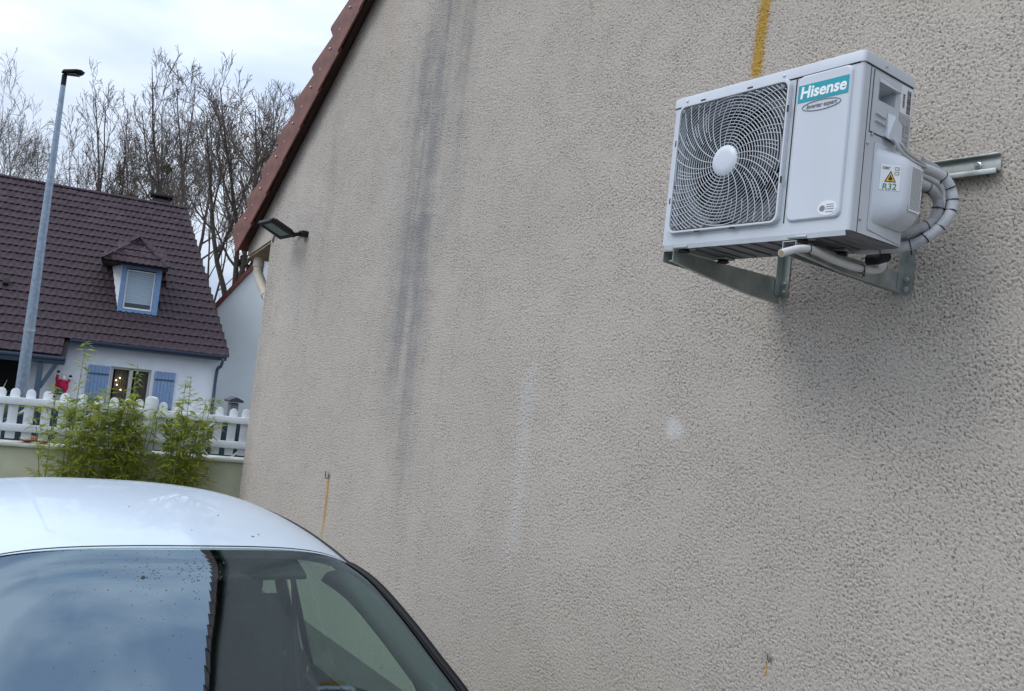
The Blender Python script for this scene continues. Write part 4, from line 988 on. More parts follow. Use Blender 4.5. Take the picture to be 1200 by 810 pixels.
# ------------------------------------------------------------------ bamboo
m_leaf = leafmat('bamboo_leaf', (.46, .50, .06), (.18, .23, .035), .5)
m_cane = mat('bamboo_cane', (.20, .24, .06), .5, var=.4, vscale=10)
def bamboo(name, label, cx, cy, n, spread, hmin, hmax, leaves, tall=(), seed=1):
    rr = random.Random(seed); t = thing(name, label, 'bamboo', FM_ @ Vector((cx, cy, 0)), FR)
    lf = MB(); stems = []
    for i in range(n):
        sx = rr.uniform(-spread, spread) * .8; sy = rr.uniform(-.12, .10)
        h = tall[i][1] if i < len(tall) else rr.uniform(hmin, hmax)
        if i < len(tall): sx = tall[i][0]
        lean = (rr.gauss(0, .05) + sx * .20, rr.gauss(-.03, .05)) if i >= len(tall) else (rr.uniform(-.03, .04), -.02)
        pts = [Vector((sx + lean[0] * (k / 7) ** 1.6, sy + lean[1] * (k / 7) ** 1.6, h * k / 7)) for k in range(8)]
        mb = MB(); mb.tube(pts, [.0080 * (1 - .75 * k / 7) for k in range(8)], 5); o = mb.build('cane', m_cane, t, smooth='auto')
        z = .45
        while z < h:
            k = z / h * 7; a = int(min(6, k)); p = pts[a].lerp(pts[a + 1], k - a)
            sparse = (i < len(tall) and z > hmax - .05)
            for _ in range(rr.randint(1, 2) if sparse else rr.randint(2, 3)):
                az = rr.uniform(0, 6.28); L = rr.uniform(.04, .16) * (1.0 if z < hmax * .8 else .5) * (.5 if sparse else 1)
                tip = p + Vector((math.cos(az) * L, math.sin(az) * L * .8, rr.uniform(.25, .75) * L)); lf.cur = 1
                lf.tube([p, tip], [.0016, .0008], 3, caps=False); lf.cur = 0
                for __ in range(rr.randint(2, 4) if sparse else leaves):
                    q = p.lerp(tip, rr.uniform(.35, 1.05)); a2 = az + rr.gauss(0, .9); d = Vector((math.cos(a2), math.sin(a2), rr.uniform(-.6, .7))).normalized()
                    l = rr.uniform(.055, .115); w = l * .095; sd_ = d.cross(Vector((rr.gauss(0, .5), rr.gauss(0, .5), 1))).normalized() * w
                    lf.add([q, q + d * l * .4 + sd_, q + d * l - Vector((0, 0, l * .12)), q + d * l * .4 - sd_], [(0, 1, 2, 3)])
            z += rr.uniform(.05, .10) if not sparse else rr.uniform(.03, .055)
    o = lf.build('foliage', [m_leaf, m_cane], t, fix=False); o['kind'] = 'stuff'
bamboo('bamboo_plant', 'broad bushy yellow-green bamboo clump before the garden wall, its thin shoots reaching the eave', -1.30, -.26, 30, .52, 1.20, 1.56, 6, tall=((-.26, 2.02), (.20, 1.86), (-.40, 1.58), (.05, 1.62)), seed=5)
bamboo('bamboo_plant', 'narrow upright bamboo clump at the right end, nearest the rendered house corner', -.62, -.24, 14, .20, 1.15, 1.64, 6, tall=((.07, 1.80), (.0, 1.72)), seed=9)

# ------------------------------------------------------------------ the house across the way
HQ = Vector((5.784, 23.1505, -.65)); HR = -R_(12)
HM = Matrix.Translation(HQ) @ Matrix.Rotation(HR, 4, 'Z')
nh = thing('tiled_roof_house', 'white house with steep dark purple-brown tiled roof, blue dormer and blue shutters across the way', 'house', HQ, HR)
m_hw = mat('house_render', (.76, .80, .84), .9, var=.06, vscale=3, bump=.2, bscale=60)
m_blue = mat('blue_woodwork', (.16, .27, .46), .55, var=.18, vscale=14, bump=.1, bscale=60)
m_bluel = mat('blue_shutter_paint', (.20, .31, .49), .55, var=.2, vscale=16, bump=.1, bscale=80)
m_gut = mat('slate_blue_gutter', (.055, .085, .13), .45)
m_tile = mat('roof_tile_clay', (.062, .043, .050), .7, spec=.22, var=.5, vscale=5, detail=8, bump=.3, bscale=40, col2=(.030, .018, .023))
m_lap = mat('roof_underlay', (.018, .013, .014), .9)
m_glass = mat('window_glass', (.03, .035, .04), .06, spec=.8)
EZ = 2.67; EY = -.35; RGY = 3.95; RGZ = EZ + (RGY - EY)
m = MB()
XR = 1.60
m.prism([(-2.62, 0, 0), (-.98, 0, 0), (-.98, 0, 2.9), (-2.62, 0, 2.9)], (0, .25, 0))
m.prism([(-.03, 0, 0), (XR, 0, 0), (XR, 0, 2.9), (-.03, 0, 2.9)], (0, .25, 0))
m.prism([(-.98, 0, 0), (-.03, 0, 0), (-.03, 0, .92), (-.98, 0, .92)], (0, .25, 0))
m.prism([(-.98, 0, 2.08), (-.03, 0, 2.08), (-.03, 0, 2.9), (-.98, 0, 2.9)], (0, .25, 0))
m.box(XR - .25, XR, .25, 8.2, 0, 2.9); m.box(-9, XR - .25, 7.95, 8.2, 0, 2.9)
m.box(-9, -2.62, 1.9, 2.15, 0, 2.9); m.box(-2.87, -2.62, .25, 1.9, 0, 2.9)
m.build('wall', m_hw, nh)
mb = MB(); mb.box(-5.6, -3.06, 1.87, 1.89, 0, 2.5); mb.build('porch_opening', m_inner, nh)
# roof deck
mb = MB()
mb.prism([(-9, EY + .03, EZ - .05), (-9, RGY, RGZ - .05), (-9, 8.25, EZ - .05)], (9 + 1.0, 0, 0))
deck = MB()
deck.add([(-9, EY + .05, EZ - .03), (XR + .13, EY + .05, EZ - .03), (.50, RGY, RGZ - .05), (-9, RGY, RGZ - .05), (XR + .13, 8.25, EZ - .03), (-9, 8.25, EZ - .03)], [(0, 1, 2, 3), (3, 2, 4, 5), (1, 4, 2), (0, 3, 5)])
deck.add([(-9, EY - .45, EZ - .48), (-1.98, EY - .45, EZ - .48), (-1.98, EY + .06, EZ - .03), (-9, EY + .06, EZ - .03)], [(0, 1, 2, 3)])
deck.build('roof_deck', m_lap, nh, fix=False)
# tiles : each a double-roll clay tile with thickness
def tile_mesh(w=.296, L=.335):
    mb = MB(); n = 10
    def h(k): 
        ph = (k / n * 2) % 1.0; return .017 * (math.sin(math.pi * min(1, ph / .62)) if ph < .62 else -.12 * math.sin(math.pi * (ph - .62) / .38))
    top = [[(w * k / n, 0, h(k) + .030), ] for k in range(n + 1)]
    A = [(w * k / n, 0, h(k) + .040) for k in range(n + 1)]; B = [(w * k / n, L, h(k) + .006) for k in range(n + 1)]; Cc = [(w * k / n, 0.004, h(k) + .004) for k in range(n + 1)]
    mb.grid([Cc, A, B]); return mb.mesh('roof_tile', m_tile, False)
tm = tile_mesh(); tm.polygons.foreach_set('use_smooth', [True] * len(tm.polygons)); tm.set_sharp_from_angle(angle=R_(50))
SL = Matrix(((1, 0, 0, 0), (0, math.sqrt(.5), -math.sqrt(.5), 0), (0, math.sqrt(.5), math.sqrt(.5), 0), (0, 0, 0, 1)))
slots = []
g_ = .290; nrow = int((RGY - EY) * math.sqrt(2) / g_) + 1
for r in range(-2, nrow):
    s = r * g_; y = EY + s * math.sqrt(.5) - .03; z = EZ + s * math.sqrt(.5) - .03
    f = (y - EY) / (RGY - EY); xr = (XR + .16) - (XR + .16 - .45) * max(0, f)
    c = 0
    x = xr - .296
    x -= 0 if r >= 0 else 0
    while x > -8.8:
        if r < 0 and x > -2.25: x -= .296; continue
        dorm = (-1.02 < x + .148 < -.06 and .62 < y < 1.3) 
        if not dorm: slots.append((x, y, z, r))
        x -= .296
vis = [s for s in slots if s[0] > -4.7 and not (-1.2 < s[0] + .148 < .0 and .9 < s[1] < 2.3)]
vis.sort(key=lambda s: s[1] + abs(s[0] + 1) * .12)
ids = set(id(s) for s in vis[:297])
rest = MB(); tv = [v.co.copy() for v in tm.vertices]; tf = [tuple(p.vertices) for p in tm.polygons]
for s in slots:
    mw = Matrix.Translation((s[0], s[1], s[2])) @ SL @ Matrix.Rotation(R_(rnd.uniform(-.7, .7)), 4, 'Z') @ Matrix.Translation((0, rnd.uniform(-.006, .006), rnd.uniform(0, .005)))
    if id(s) in ids: link('roof_tile', tm, nh, mw)
    else: rest.add([mw @ v for v in tv], tf)
o = rest.build('roof_tiles', m_tile, nh, fix=False); o['kind'] = 'stuff'; o.data.polygons.foreach_set('use_smooth', [True] * len(o.data.polygons)); o.data.set_sharp_from_angle(angle=R_(50))
# ridge and hip caps
def caps(p, q, name='ridge_tile', L=.33, r=.085, par=nh):
    p = Vector(p); q = Vector(q); d = (q - p); n = max(1, int(d.length / L)); d.normalize(); a, b = frame_of(d)
    if b.z < 0: b = -b; a = -a
    for i in range(n):
        mb = MB(); s0 = p + d * (i * L); s1 = s0 + d * (L + .03); rows = []
        for s_, rr_ in ((s0, r), (s0 + d * .02, r + .012), (s1, r - .008)):
            rows.append([s_ + a * math.cos(t) * rr_ + b * (math.sin(t) * rr_ * .8) for t in [math.pi * j / 8 for j in range(9)]])
        mb.grid(rows); mb.build(name, m_tile, par, smooth='auto', fix=False)
caps((-8.8, RGY, RGZ - .01), (.46, RGY, RGZ - .01))
mb = MB()
mb.add([(XR + .17, EY - .02, EZ - .08), (.47, RGY, RGZ - .1), (.47, RGY, RGZ + .03), (XR + .17, EY - .02, EZ + .04)], [(0, 1, 2, 3)])
mb.build('verge_board', m_tile, nh)
# gutters
def gutter(x0, x1, y, z, m=m_gut, par=nh):
    mb = MB(); pr = [(y - .06 - .06 * math.cos(math.pi * i / 6), z - .06 * math.sin(math.pi * i / 6)) for i in range(7)]; pr = pr + [(a, b + .008) for a, b in pr[::-1]]
    mb.prism([(x0, a, b) for a, b in pr], (x1 - x0, 0, 0)); mb.box(x0, x1, y + .005, y + .03, z - .13, z + .03); mb.build('gutter', m, par)
gutter(-1.96, XR + .12, EY - .01, EZ - .02)
gutter(-9, -1.98, EY - .47, EZ - .49)
mb = MB(); mb.box(-9, -1.99, EY - .44, 1.9, EZ - .56, EZ - .53); mb.box(-1.97, XR, EY + .02, 0, EZ - .12, EZ - .10); mb.build('soffit', m_blue, nh)
mb = MB(); mb.tube(smoothpath([(XR + .02, EY - .07, EZ - .08), (XR + .02, EY - .06, EZ - .18), (XR + .0, EY + .10, EZ - .32), (XR - .05, -.05, EZ - .45), (XR - .05, -.05, 1.2), (XR - .05, -.05, .05)]), .042, 10); mb.build('downpipe', m_gut, nh, smooth='auto')
# porch post and brace
for nm, a, b, w in (('post', (-2.50, -.72, 0), (-2.50, -.72, 2.14), .12), ('brace', (-2.46, -.72, 1.42), (-2.12, -.72, 2.13), .09), ('porch_beam', (-9, -.72, 2.07), (-2.0, -.72, 2.07), .12)):
    mb = MB(); mb.bar(a, b, w, w, up=(0, 1, 0)); mb.build(nm, m_gut, nh)
# window, frame, shutters
mb = MB()
for x0, x1, z0, z1 in ((-.98, -.92, .92, 2.08), (-.09, -.03, .92, 2.08), (-.92, -.09, 2.02, 2.08), (-.92, -.09, .92, .99), (-.55, -.46, .99, 2.02)): mb.box(x0, x1, .08, .13, z0, z1)
wf = mb.build('window', mat('window_frame_white', (.50, .50, .48), .5), nh)
mb = MB(); mb.box(-.03, .02, .0, .0, 0, 0) if 0 else None
for x0, x1 in ((-.92, -.55), (-.46, -.09)):
    mb = MB(); mb.box(x0, x1, .10, .106, .99, 2.02); mb.build('pane', glassmat('pane_glass', (.8, .83, .82), 1.5), wf)
    mb = MB(); mb.grid([[(x0 + .05 + (x1 - x0 - .05) * k / 12, .19 + .02 * (k % 2), z) for k in range(13)] for z in (.95, 2.05)]); mb.build('curtain', mat('beige_curtain', (.26, .21, .17), .9), wf)
mb = MB(); mb.box(-1.0, -.01, .23, .24, .9, 2.1); mb.build('dark_room', m_inner, nh)
for x, z in ((-.83, 1.73), (-.75, 1.80), (-.80, 1.62), (-.70, 1.50)):
    mb = MB(); mb.lathe((x, .15, z), [(.004, -.016), (.016, -.008), (.018, .004), (.004, .016)], 8); mb.build('light_bulb', emis('warm_bulb', (1, .72, .40), 6), nh, smooth='auto')
mb = MB(); mb.box(-1.02, .01, -.04, .10, .88, .915); mb.build('sill', m_hw, nh)
for x0, sx_ in ((-1.50, 1), (.05, 1)):
    sh = None
    for k in range(6):
        mb = MB(); a = x0 + k * .083; mb.box(a + .002, a + .081, -.055, -.028, .93, 2.07)
        if sh is None: sh = mb.build('shutter', m_bluel, nh, bevel=.003)
        else: mb.build('board', m_bluel, sh, bevel=.003)
    for z in (1.12, 1.86):
        mb = MB(); mb.box(x0 + .01, x0 + .49, -.066, -.056, z - .02, z + .02); mb.build('hinge', m_gut, sh)
# dormer
DX0, DX1, DY, DZ0, DZ1 = -1.035, -.075, .43, 3.42, 4.76
dm_ = MB()
for x0, x1, z0, z1 in ((DX0, DX0 + .12, DZ0, DZ1), (DX1 - .14, DX1, DZ0, DZ1), (DX0 + .12, DX1 - .14, DZ1 - .12, DZ1), (DX0 + .12, DX1 - .14, DZ0, DZ0 + .16)): dm_.box(x0, x1, DY, DY + .16, z0, z1)
dmr = dm_.build('dormer', m_blue, nh)
mb = MB(); mb.box(DX0 - .03, DX1 + .03, DY - .06, DY + .05, DZ0 - .07, DZ0 - .003); mb.build('dormer_sill', m_blue, dmr, bevel=.008)
gx0, gx1, gz0, gz1 = DX0 + .125, DX1 - .145, DZ0 + .17, DZ1 - .15
mb = MB()
for x0, x1, z0, z1 in ((gx0, gx0 + .035, gz0, gz1), (gx1 - .035, gx1, gz0, gz1), (gx0 + .035, gx1 - .035, gz1 - .035, gz1), (gx0 + .035, gx1 - .035, gz0, gz0 + .04)): mb.box(x0, x1, DY + .05, DY + .10, z0, z1)
mb.build('window_frame', mat('white_pvc', (.72, .73, .74), .4), dmr)
mb = MB(); mb.box(gx0 + .035, gx1 - .035, DY + .075, DY + .08, gz0 + .04, gz1 - .035); mb.build('pane', glassmat('dormer_glass', (.85, .88, .9), 1.5), dmr)
z = gz1 - .04
while z > gz0 + .20:
    mb = MB(); mb.obox(((gx0 + gx1) / 2, DY + .115, z - .026), ((gx1 - gx0) / 2 - .03, 0, 0), (0, .004, 0), (0, .006, .025)); mb.build('blind_slat', mat('blind_grey', (.62, .68, .74), .6), dmr); z -= .055
mb = MB(); mb.box(DX0 + .1, DX1 - .1, DY + .15, DY + .16, DZ0 + .1, DZ1 - .1); mb.build('dark_room', m_inner, dmr)
for s, x in ((-1, DX0 + .006), (1, DX1 - .006)):
    mb = MB(); xo = -.36 if s < 0 else 0; mb.prism([(x, DY + .10, DZ0 + .10), (x, DY + .10, DZ1), (x + xo, DY + .30 + (DZ1 - DZ0), DZ1 + (.10 if xo else 0))], (-.03 * s, 0, 0)); mb.build('cheek', m_hw, dmr)
ex0, ex1, ey, ez = -1.50, .38 - .02, .12, 4.74
ex1 = .06; cxm = (ex0 + ex1) / 2; hz = ez + (ex1 - ex0) / 2 * .95; ya = ey + (ex1 - ex0) / 2 * 1.0
und = MB(); und.add([(ex0, ey, ez - .02), (ex1, ey, ez - .02), (ex1, 2.2, ez - .02), (ex0, 2.2, ez - .02), (cxm, ya, hz - .03), (cxm, 3.0, hz - .03)], [(0, 1, 2, 3), (0, 1, 4), (1, 2, 5, 4), (0, 4, 5, 3)]); und.build('dormer_roof', m_lap, dmr)
rest = MB()
def lay(p, ux, up, w, h, inside):
    ux = Vector(ux).normalized(); up = Vector(up).normalized(); nn_ = ux.cross(up).normalized(); r = 0
    if nn_.z < 0: nn_ = -nn_
    while r * .27 < h:
        x = 0
        while x < w:
            if inside(x + .148, r * .27 + .1):
                o_ = Vector(p) + ux * x + up * (r * .27)
                mw = Matrix.Identity(4)
                for i in range(3): mw[i][0] = ux[i]; mw[i][1] = up[i]; mw[i][2] = nn_[i]; mw[i][3] = o_[i]
                rest.add([mw @ v for v in tv], tf)
            x += .296
        r += 1
W2 = ex1 - ex0; hyp = math.hypot(ya - ey, hz - ez)
lay((ex0, ey - .02, ez), (1, 0, 0), (0, ya - ey, hz - ez), W2, hyp, lambda x, s: s / hyp * W2 / 2 - .02 < x < W2 - s / hyp * W2 / 2 + .10)
lay((ex0 - .02, 2.4, ez), (0, -1, 0), (cxm - ex0, 0, hz - ez), 2.28, hyp * .98, lambda x, s: x < 2.28 - s / hyp * (ya - ey) + .02)
rest.build('dormer_tiles', m_tile, dmr, fix=False); rest = None
bpy.data.objects['dormer_tiles']['kind'] = 'stuff'
caps((ex0, ey, ez + .02), (cxm, ya, hz + .03), par=dmr, r=.075); caps((ex1, ey, ez + .02), (cxm, ya, hz + .03), par=dmr, r=.075); caps((cxm, ya, hz + .02), (cxm, 2.8, hz + .02), par=dmr, r=.075)
# chimney behind the ridge
mb = MB(); mb.box(-.50, .02, 4.6, 5.1, 5.5, 7.22); ch = mb.build('chimney', mat('chimney_dark', (.05, .045, .05), .8), nh)
mb = MB(); mb.box(-.56, .08, 4.54, 5.16, 7.31, 7.36); mb.build('chimney_cap', m_lap, ch)
for x in (-.48, -.05):
    mb = MB(); mb.box(x, x + .05, 4.6, 5.1, 7.2, 7.32); mb.build('cap_leg', m_lap, ch)
# roof vent, small
mb = MB(); mb.obox((-3.6, .75, 3.88), (.06, 0, 0), (0, .06, .06), (0, -.04, .04)); mb.build('roof_vent', m_lap, nh)

# climbing red figure decoration hung on the facade
sf = thing('hanging_decoration', 'small climbing figure in a red suit hung on the white facade beside the porch', 'decoration', HM @ Vector((-2.02, -.16, 1.30)), HR)
m_red = mat('red_felt', (.55, .01, .06), .8, var=.3, vscale=25); m_wfur = mat('white_fur', (.8, .8, .8), .9)
mb = MB(); mb.grid([[(x * w, -.02 - d * (1 - x * x), z) for x in [-1 + j / 5 for j in range(11)]] for z, w, d in ((.02, .10, .02), (.10, .14, .07), (.20, .15, .09), (.29, .12, .07), (.34, .06, .03))]); mb.tube([(-.10, -.05, .27), (-.125, -.04, .37), (-.115, -.03, .45)], [.04, .036, .03], 8); mb.tube([(.10, -.05, .27), (.14, -.04, .32), (.155, -.03, .37)], [.04, .036, .03], 8)
mb.tube([(-.07, -.04, .06), (-.12, -.03, -.03)], [.05, .04], 8); mb.tube([(.07, -.04, .06), (.08, -.03, -.06)], [.05, .04], 8); mb.build('suit', m_red, sf, smooth='auto')
mb = MB(); mb.lathe((-.115, -.03, .45), [(.034, 0), (.036, .04)], 10); mb.lathe((.155, -.03, .365), [(.034, 0), (.036, .04)], 10); mb.lathe((-.13, -.03, -.06), [(.045, 0), (.045, .03)], 10); mb.lathe((.082, -.03, -.09), [(.045, 0), (.045, .03)], 10); mb.build('fur_trim', m_wfur, sf, smooth='auto')
mb = MB(); 
for x, z in ((-.11, .52), (.165, .435), (-.15, -.09), (.08, -.12)): mb.lathe((x, -.035, z - .03), [(.012, 0), (.036, .015), (.036, .045), (.010, .065)], 10)
mb.build('mitts_and_boots', m_blk, sf, smooth='auto')
mb = MB(); mb.lathe((-.02, -.12, -.03), [(.03, 0), (.07, .05), (.065, .11), (.02, .15)], 12); mb.build('sack', mat('green_sack', (.02, .16, .11), .8), sf, smooth='auto')
mb = MB(); mb.lathe((.02, -.06, .33), [(.03, 0), (.05, .03), (.045, .07), (.01, .12)], 12); mb.build('head', m_wfur, sf, smooth='auto')
mb = MB(); mb.box(-.14, .17, -.01, -.004, .50, .53); mb.box(-.14, -.125, -.01, -.004, -.1, .53); mb.build('ladder', m_wfur, sf)

# ------------------------------------------------------------------ street lamp
LB = Vector((1.781, 14.295, -.66))
lp = thing('street_lamp', 'tall tapered blue-grey street lamp with flat black head in front of the tiled house', 'street lamp', LB)
m_pole = mat('galvanised_pole', (.28, .35, .43), .4, metal=.35, var=.25, vscale=18, bump=.1, bscale=90)
mb = MB(); mb.tube([(0, 0, 0), (0, 0, .5), (0, 0, 3.0), (-.010, -.06, 6.45)], [.098, .094, .070, .034], 12); mb.build('pole', m_pole, lp, smooth='auto')
mb = MB(); mb.tube([(0, 0, 2.72), (0, 0, 2.77)], .078, 12); mb.build('collar', m_galv, lp, smooth='auto')
mb = MB(); mb.tube([(-.010, -.06, 6.40), (-.010, -.06, 6.56)], .036, 10); mb.build('spigot', m_blk, lp)
hd_ = Vector((.80, -.60, 0)).normalized(); sd2 = Vector((.6, .8, 0)); c = Vector((.075, -.13, 6.575)); hs_ = .84
mb = MB(); mb.prism([c + hd_ * a * hs_ + sd2 * b * hs_ + Vector((0, 0, h)) for a, b, h in ((-.17, -.05, 0), (-.12, -.11, 0), (.10, -.12, .02), (.17, -.07, .03), (.17, .07, .03), (.10, .12, .02), (-.12, .11, 0), (-.17, .05, 0))], hd_ * .02 + Vector((0, 0, .042))); mb.build('lamp_head', m_blk, lp, bevel=.008)
mb = MB(); mb.prism([c + hd_ * a * hs_ + sd2 * b * hs_ + Vector((0, 0, -.006)) for a, b in ((-.06, -.07), (.11, -.08), (.11, .08), (-.06, .07))], (0, 0, .005)); mb.build('lamp_glass', mat('lamp_lens', (.12, .12, .12), .2), lp)

# ------------------------------------------------------------------ pale house beyond, pillar, yucca
ph = thing('gable_house', 'plain pale grey gable wall with thin terracotta verge, half hidden behind the beige corner', 'house', (8.1, 26.0, -.65))
az = R_(130); d = Vector((math.sin(az), math.cos(az), 0)); bk = Vector((math.sin(R_(40)), math.cos(R_(40)), 0)); o0 = Vector((0, 0, 0))
def gz(q): return 4.12 + 1.32 * q
mb = MB(); mb.prism([o0 - d * .9, o0 + d * 7.5, o0 + d * 7.5 + Vector((0, 0, gz(-.9))), o0 + d * 3.3 + Vector((0, 0, gz(3.3))), o0 - d * .9 + Vector((0, 0, gz(-.9)))], bk * 9); mb.build('wall', mat('pale_render', (.62, .66, .67), .9, var=.10, vscale=.8, bump=.2, bscale=50), ph)
for i in range(15):
    q = -1.1 + i * .29; mb = MB(); a = o0 + d * q + Vector((0, 0, gz(q) + .05)) - bk * .05; b = o0 + d * (q + .30) + Vector((0, 0, gz(q + .30) + .045)) - bk * .045; mb.bar(a, b, .12, .11, up=(0, 0, 1)); mb.build('verge_tile', m_terra, ph)
mb = MB(); a = o0 - d * 1.1 + Vector((0, 0, gz(-1.1))); b = o0 + d * 3.3 + Vector((0, 0, gz(3.3) + .02)); mb.prism([a, b, b + Vector((0, 0, .1)), a + Vector((0, 0, .1))], bk * 9)
b2 = o0 + d * 7.7 + Vector((0, 0, gz(-1.1))); mb.prism([b, b2, b2 + Vector((0, 0, .1)), b + Vector((0, 0, .1))], bk * 9); mb.build('roof', m_terra, ph)
pl = thing('gate_pillar', 'grey block pillar with overhanging cap behind the fence near the blue downpipe', 'pillar', (4.95, 14.45, -.65))
m_blockw = mat('grey_block', (.17, .18, .20), .85, var=.3, vscale=6)
for i in range(8):
    mb = MB(); mb.box(-.05, .09, -.07, .07, .02 + i * .235, .02 + i * .235 + .228); mb.build('block', m_blockw, pl, bevel=.006)
mb = MB(); mb.prism([(-.10, -.13, 1.91), (.15, -.13, 1.91), (.15, .13, 1.91), (-.10, .13, 1.91)], (0, 0, .03)); mb.prism([(-.10, -.13, 1.942), (.15, -.13, 1.942), (.02, -.13, 2.0)], (0, .26, 0)); mb.build('cap', mat('pillar_cap', (.05, .055, .065), .7), pl)
yu = thing('yucca_plant', 'spiky pale green yucca leaves behind the far left end of the picket fence', 'yucca', FM_ @ Vector((-2.42, .55, .2)), 0)
mb = MB()
for i in range(26):
    az_ = rnd.uniform(0, 6.28); el = rnd.uniform(.5, 1.35); L = rnd.uniform(.40, .60); d_ = Vector((math.cos(az_) * math.cos(el), math.sin(az_) * math.cos(el), math.sin(el))); sd_ = d_.cross(Vector((0, 0, 1))).normalized() * .017
    b0_ = Vector((0, 0, .88)); m1 = b0_ + d_ * L * .6; tp = b0_ + d_ * L - Vector((0, 0, L * .10))
    mb.add([b0_ - sd_ * .6, b0_ + sd_ * .6, m1 + sd_, tp, m1 - sd_], [(0, 1, 2, 3, 4)])
mb.build('leaves', leafmat('yucca_leaf', (.20, .30, .16), (.12, .20, .08), .3), yu, fix=False)
mb = MB(); mb.tube([(0, 0, -.6), (0, 0, .9)], [.05, .04], 8); mb.build('trunk', mat('yucca_trunk', (.1, .08, .05), .9), yu)

# ------------------------------------------------------------------ bare winter trees
m_bark = mat('winter_bark', (.085, .070, .056), .9, var=.35, vscale=4)
m_twig = mat('winter_twig', (.12, .095, .078), .85)
m_barkp = mat('pale_bark', (.15, .13, .115), .9, var=.3, vscale=4)
m_ivy = leafmat('ivy_leaf', (.025, .035, .012), (.05, .05, .02), .1)
def ray_at(px, py, D):
    v = CR * ((px - 600) / 1000) - CU * ((py - 405) / 1000) + CF; return Vector((0, 0, EYE)) + v * D
def tree(label, px, D, tpx, tpy, seed, spread=.30, nmain=9, rad=.16, tm_=None, forks=3, dens=1.0, nest=0, first=.25, twig=1.0, up=.5):
    rr = random.Random(seed); b = ray_at(px, 430, D); base = Vector((b.x, b.y, -.65)); top = ray_at(tpx, tpy, D); H = top.z + .65; lean = Vector((top.x - base.x, top.y - base.y, 0))
    t = thing('bare_tree', label, 'tree', base, group='bare trees behind the tiled house'); tk = MB(); cw = MB()
    def branch(p, d, L, r, lev, mb, nk=0):
        n = (9, 7, 5, 4, 3)[lev]; pts = [p]; q = p.copy(); dd_ = d.normalized(); k_up = (.06, .13, .10, .05, .03)[lev]; wob = (.06, .10, .13, .15, .16)[lev]
        for i in range(n):
            dd_ = (dd_ + Vector((rr.gauss(0, wob), rr.gauss(0, wob), rr.gauss(0, wob * .5) + k_up))).normalized(); q = q + dd_ * (L / n); pts.append(q.copy())
        rad_ = [max(.0078, r * (1 - .86 * i / n)) for i in range(n + 1)]
        mb.tube(pts, rad_, (7, 5, 4, 3, 3)[lev], caps=False)
        if lev >= 4 or L < .35: return
        kids = nk if lev == 0 else max(2, round(dens * L * (0, 1.8, 2.0, 2.6)[lev] + 1.6))
        f0 = (first, .22, .18, .15)[lev]
        for c_ in range(kids):
            f = min(.985, f0 + (1 - f0) * (c_ + rr.random()) / kids); a = f * n; i = min(n - 1, int(a)); pp = pts[i].lerp(pts[i + 1], a - i); tg = (pts[i + 1] - pts[i]).normalized()
            az_ = rr.uniform(0, 6.283); u, v = frame_of(tg); side = u * math.cos(az_) + v * math.sin(az_); an = rr.uniform(.35, .75) if lev else rr.uniform(.40, .85)
            nd = tg * math.cos(an) + side * math.sin(an)
            if nd.z < .0: nd.z *= -.3
            L2 = H * spread * rr.uniform(.75, 1.3) * (1.15 - .78 * f) if lev == 0 else L * rr.uniform(.42, .72) * (1.15 - .55 * f)
            branch(pp, nd, L2, rad_[i] * (.55 if lev == 0 else .55), lev + 1, cw if lev >= 1 else tk)
    tk.tube([(0, 0, -.3), (0, 0, .0)], rad * 1.15, 8)
    fk = forks; fz = H * rr.uniform(.20, .34)
    if fk == 1: branch(Vector((0, 0, 0)), Vector((lean.x / H, lean.y / H, .8)), H * .98, rad, 0, tk, round(nmain * 1.5))
    else:
        tk.tube([(0, 0, -.1), (lean.x * .1, lean.y * .1, fz * .5), (lean.x * .2, lean.y * .2, fz)], [rad, rad * .9, rad * .82], 8)
        for i in range(fk):
            s_ = (i - (fk - 1) / 2); fp = Vector((lean.x * .2, lean.y * .2, fz)); w_ = spread * .55
            dirv = Vector((lean.x * .8 / (H - fz) + CR.x * s_ * w_ + rr.gauss(0, .03), lean.y * .8 / (H - fz) + CR.y * s_ * w_ + rr.gauss(0, .06), .85))
            branch(fp, dirv, (H - fz) * (.99 - .10 * abs(s_)), rad * .60, 0, tk, max(6, round(nmain * 1.5 / fk) + 1))
    tk.build('trunk', tm_ or m_bark, t, smooth=True, fix=False)
    cw.build('crown', m_twig if tm_ is None else tm_, t, fix=False)
    for i in range(nest):
        nm = MB(); 
        for j in range(70):
            a = Vector((rr.gauss(0, 1), rr.gauss(0, 1), rr.gauss(0, .8))).normalized() * .20; bb = Vector((rr.gauss(0, 1), rr.gauss(0, 1), rr.gauss(0, .8))).normalized() * .30; nm.tube([a, bb], .012, 3, caps=False)
        nm.build('mistletoe_ball', mat('mistletoe', (.12, .11, .05), .9), t, fix=False).location = Vector((lean.x * .6, lean.y * .6, H * .6)) + Vector((rr.gauss(0, .5), rr.gauss(0, .3), rr.gauss(0, .9)))
    return t
tree('thin pale bare tree at the far left edge, left of the street lamp', 8, 46, 22, 112, 11, .30, 10, .12, m_barkp, 2, .8)
tree('small pale bare tree just right of the street lamp, lower than its neighbours', 72, 48, 66, 170, 12, .30, 9, .11, m_barkp, 2, .8)
tree('bare tree with steep twin tops like a broom, second crown right of the street lamp', 122, 38, 116, 92, 13, .22, 12, .17, None, 3, 1.0)
tree('low tangled bare tree between the twin-topped tree and the nest tree', 152, 40, 150, 128, 14, .30, 8, .12, None, 2, .8)
tree('tall bare tree with a brown clump of mistletoe in its middle', 182, 37, 180, 82, 15, .23, 12, .17, None, 3, 1.0, nest=5)
tree('tall bare tree with wide curved limbs rising behind the ridge end', 214, 36, 212, 98, 16, .25, 12, .18, None, 3, 1.0)
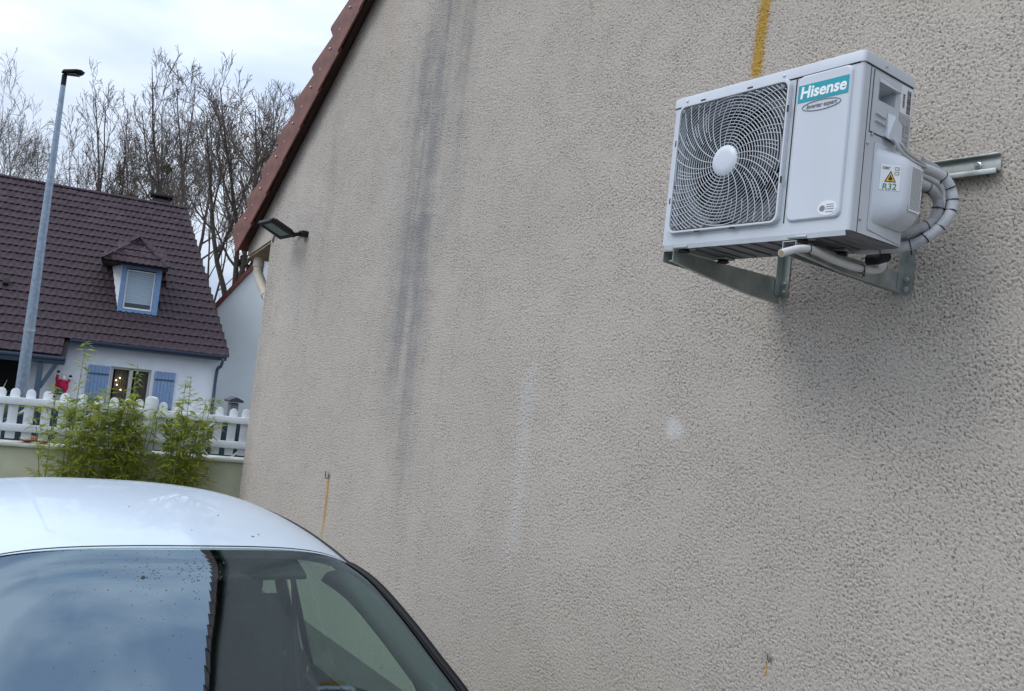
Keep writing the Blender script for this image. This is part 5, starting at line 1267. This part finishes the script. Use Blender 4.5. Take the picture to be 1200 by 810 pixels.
tree('large bare tree with a thick ivy-clad trunk beside the terracotta verge', 272, 30, 284, 98, 17, .30, 14, .20, None, 3, 1.1)
tree('slim bare tree standing right behind the verge tiles', 305, 34, 322, 95, 18, .28, 10, .12, None, 2, 1.0)
tree('short bare tree low behind the roof hip, below the large ivy-clad tree', 245, 33, 240, 190, 19, .32, 10, .10, None, 3, 1.0)
tree('low bare tree behind the ridge, left of the low tangled tree', 92, 42, 96, 165, 20, .32, 8, .11, None, 2, .7)
# brushwood thicket below the trees
rr = random.Random(4); mb = MB()
for i in range(280):
    px = rr.uniform(-40, 420); D = rr.uniform(34, 48); b = ray_at(px, 430, D); p = Vector((b.x, b.y, -.65)); hgt = rr.uniform(2, 6.0) * (.7 + .3 * math.sin(px * .07)); q = [p]
    d_ = Vector((rr.gauss(0, .25), rr.gauss(0, .25), 1))
    for k in range(4): d_ = (d_ + Vector((rr.gauss(0, .22), rr.gauss(0, .22), .1))).normalized(); q.append(q[-1] + d_ * hgt / 4)
    mb.tube(q, [.035, .028, .02, .014, .008], 3, caps=False)
    for k in range(7):
        f = rr.uniform(1, 3.9); a = int(f); pp = q[a].lerp(q[a + 1], f - a); d2 = Vector((rr.gauss(0, 1), rr.gauss(0, 1), rr.uniform(0, 1.2))).normalized(); mb.tube([pp, pp + d2 * .4, pp + d2 * .8 + Vector((rr.gauss(0, .15), rr.gauss(0, .15), .15))], [.012, .009, .006], 3, caps=False)
o = mb.build('thicket', m_twig, None, fix=False); tag(o, 'dense brushwood thicket at the foot of the bare trees behind the house', 'undergrowth', kind='stuff')
# ivy on the thick trunk
tb = [o for o in bpy.data.objects if o.get('label', '').startswith('large bare tree')][0]
mb = MB()
for i in range(2600):
    z = rr.uniform(.2, 6.2) ** 1.0; a = rr.uniform(0, 6.28); r = .22 + abs(rr.gauss(0, .10)) * (1.2 - z / 8); c = Vector((r * math.cos(a) + .10 * z / 6, r * math.sin(a), z)); u = Vector((rr.gauss(0, 1), rr.gauss(0, 1), rr.gauss(0, 1))).normalized() * .07; v = Vector((rr.gauss(0, 1), rr.gauss(0, 1), rr.gauss(0, 1))).normalized() * .07
    mb.add([c - u, c - v, c + u, c + v], [(0, 1, 2, 3)])
o = mb.build('ivy', m_ivy, tb, fix=False); o['kind'] = 'stuff'
# far tree line that closes the horizon
mb = MB()
for i in range(500):
    az_ = R_(-180 + 360 * i / 500); D = rr.uniform(110, 150); x, y = math.sin(az_) * D, math.cos(az_) * D
    mb.lathe((x, y, -1), [(rr.uniform(2, 3), 0), (rr.uniform(3, 4), 2.2), (rr.uniform(2, 3), rr.uniform(4, 5)), (.2, rr.uniform(5, 7.5))], 5)
o = mb.build('far_woodland', mat('far_wood', (.05, .05, .045), .95, var=.4, vscale=.3), None, fix=False); tag(o, 'distant low wood along the horizon', 'woodland', kind='stuff')
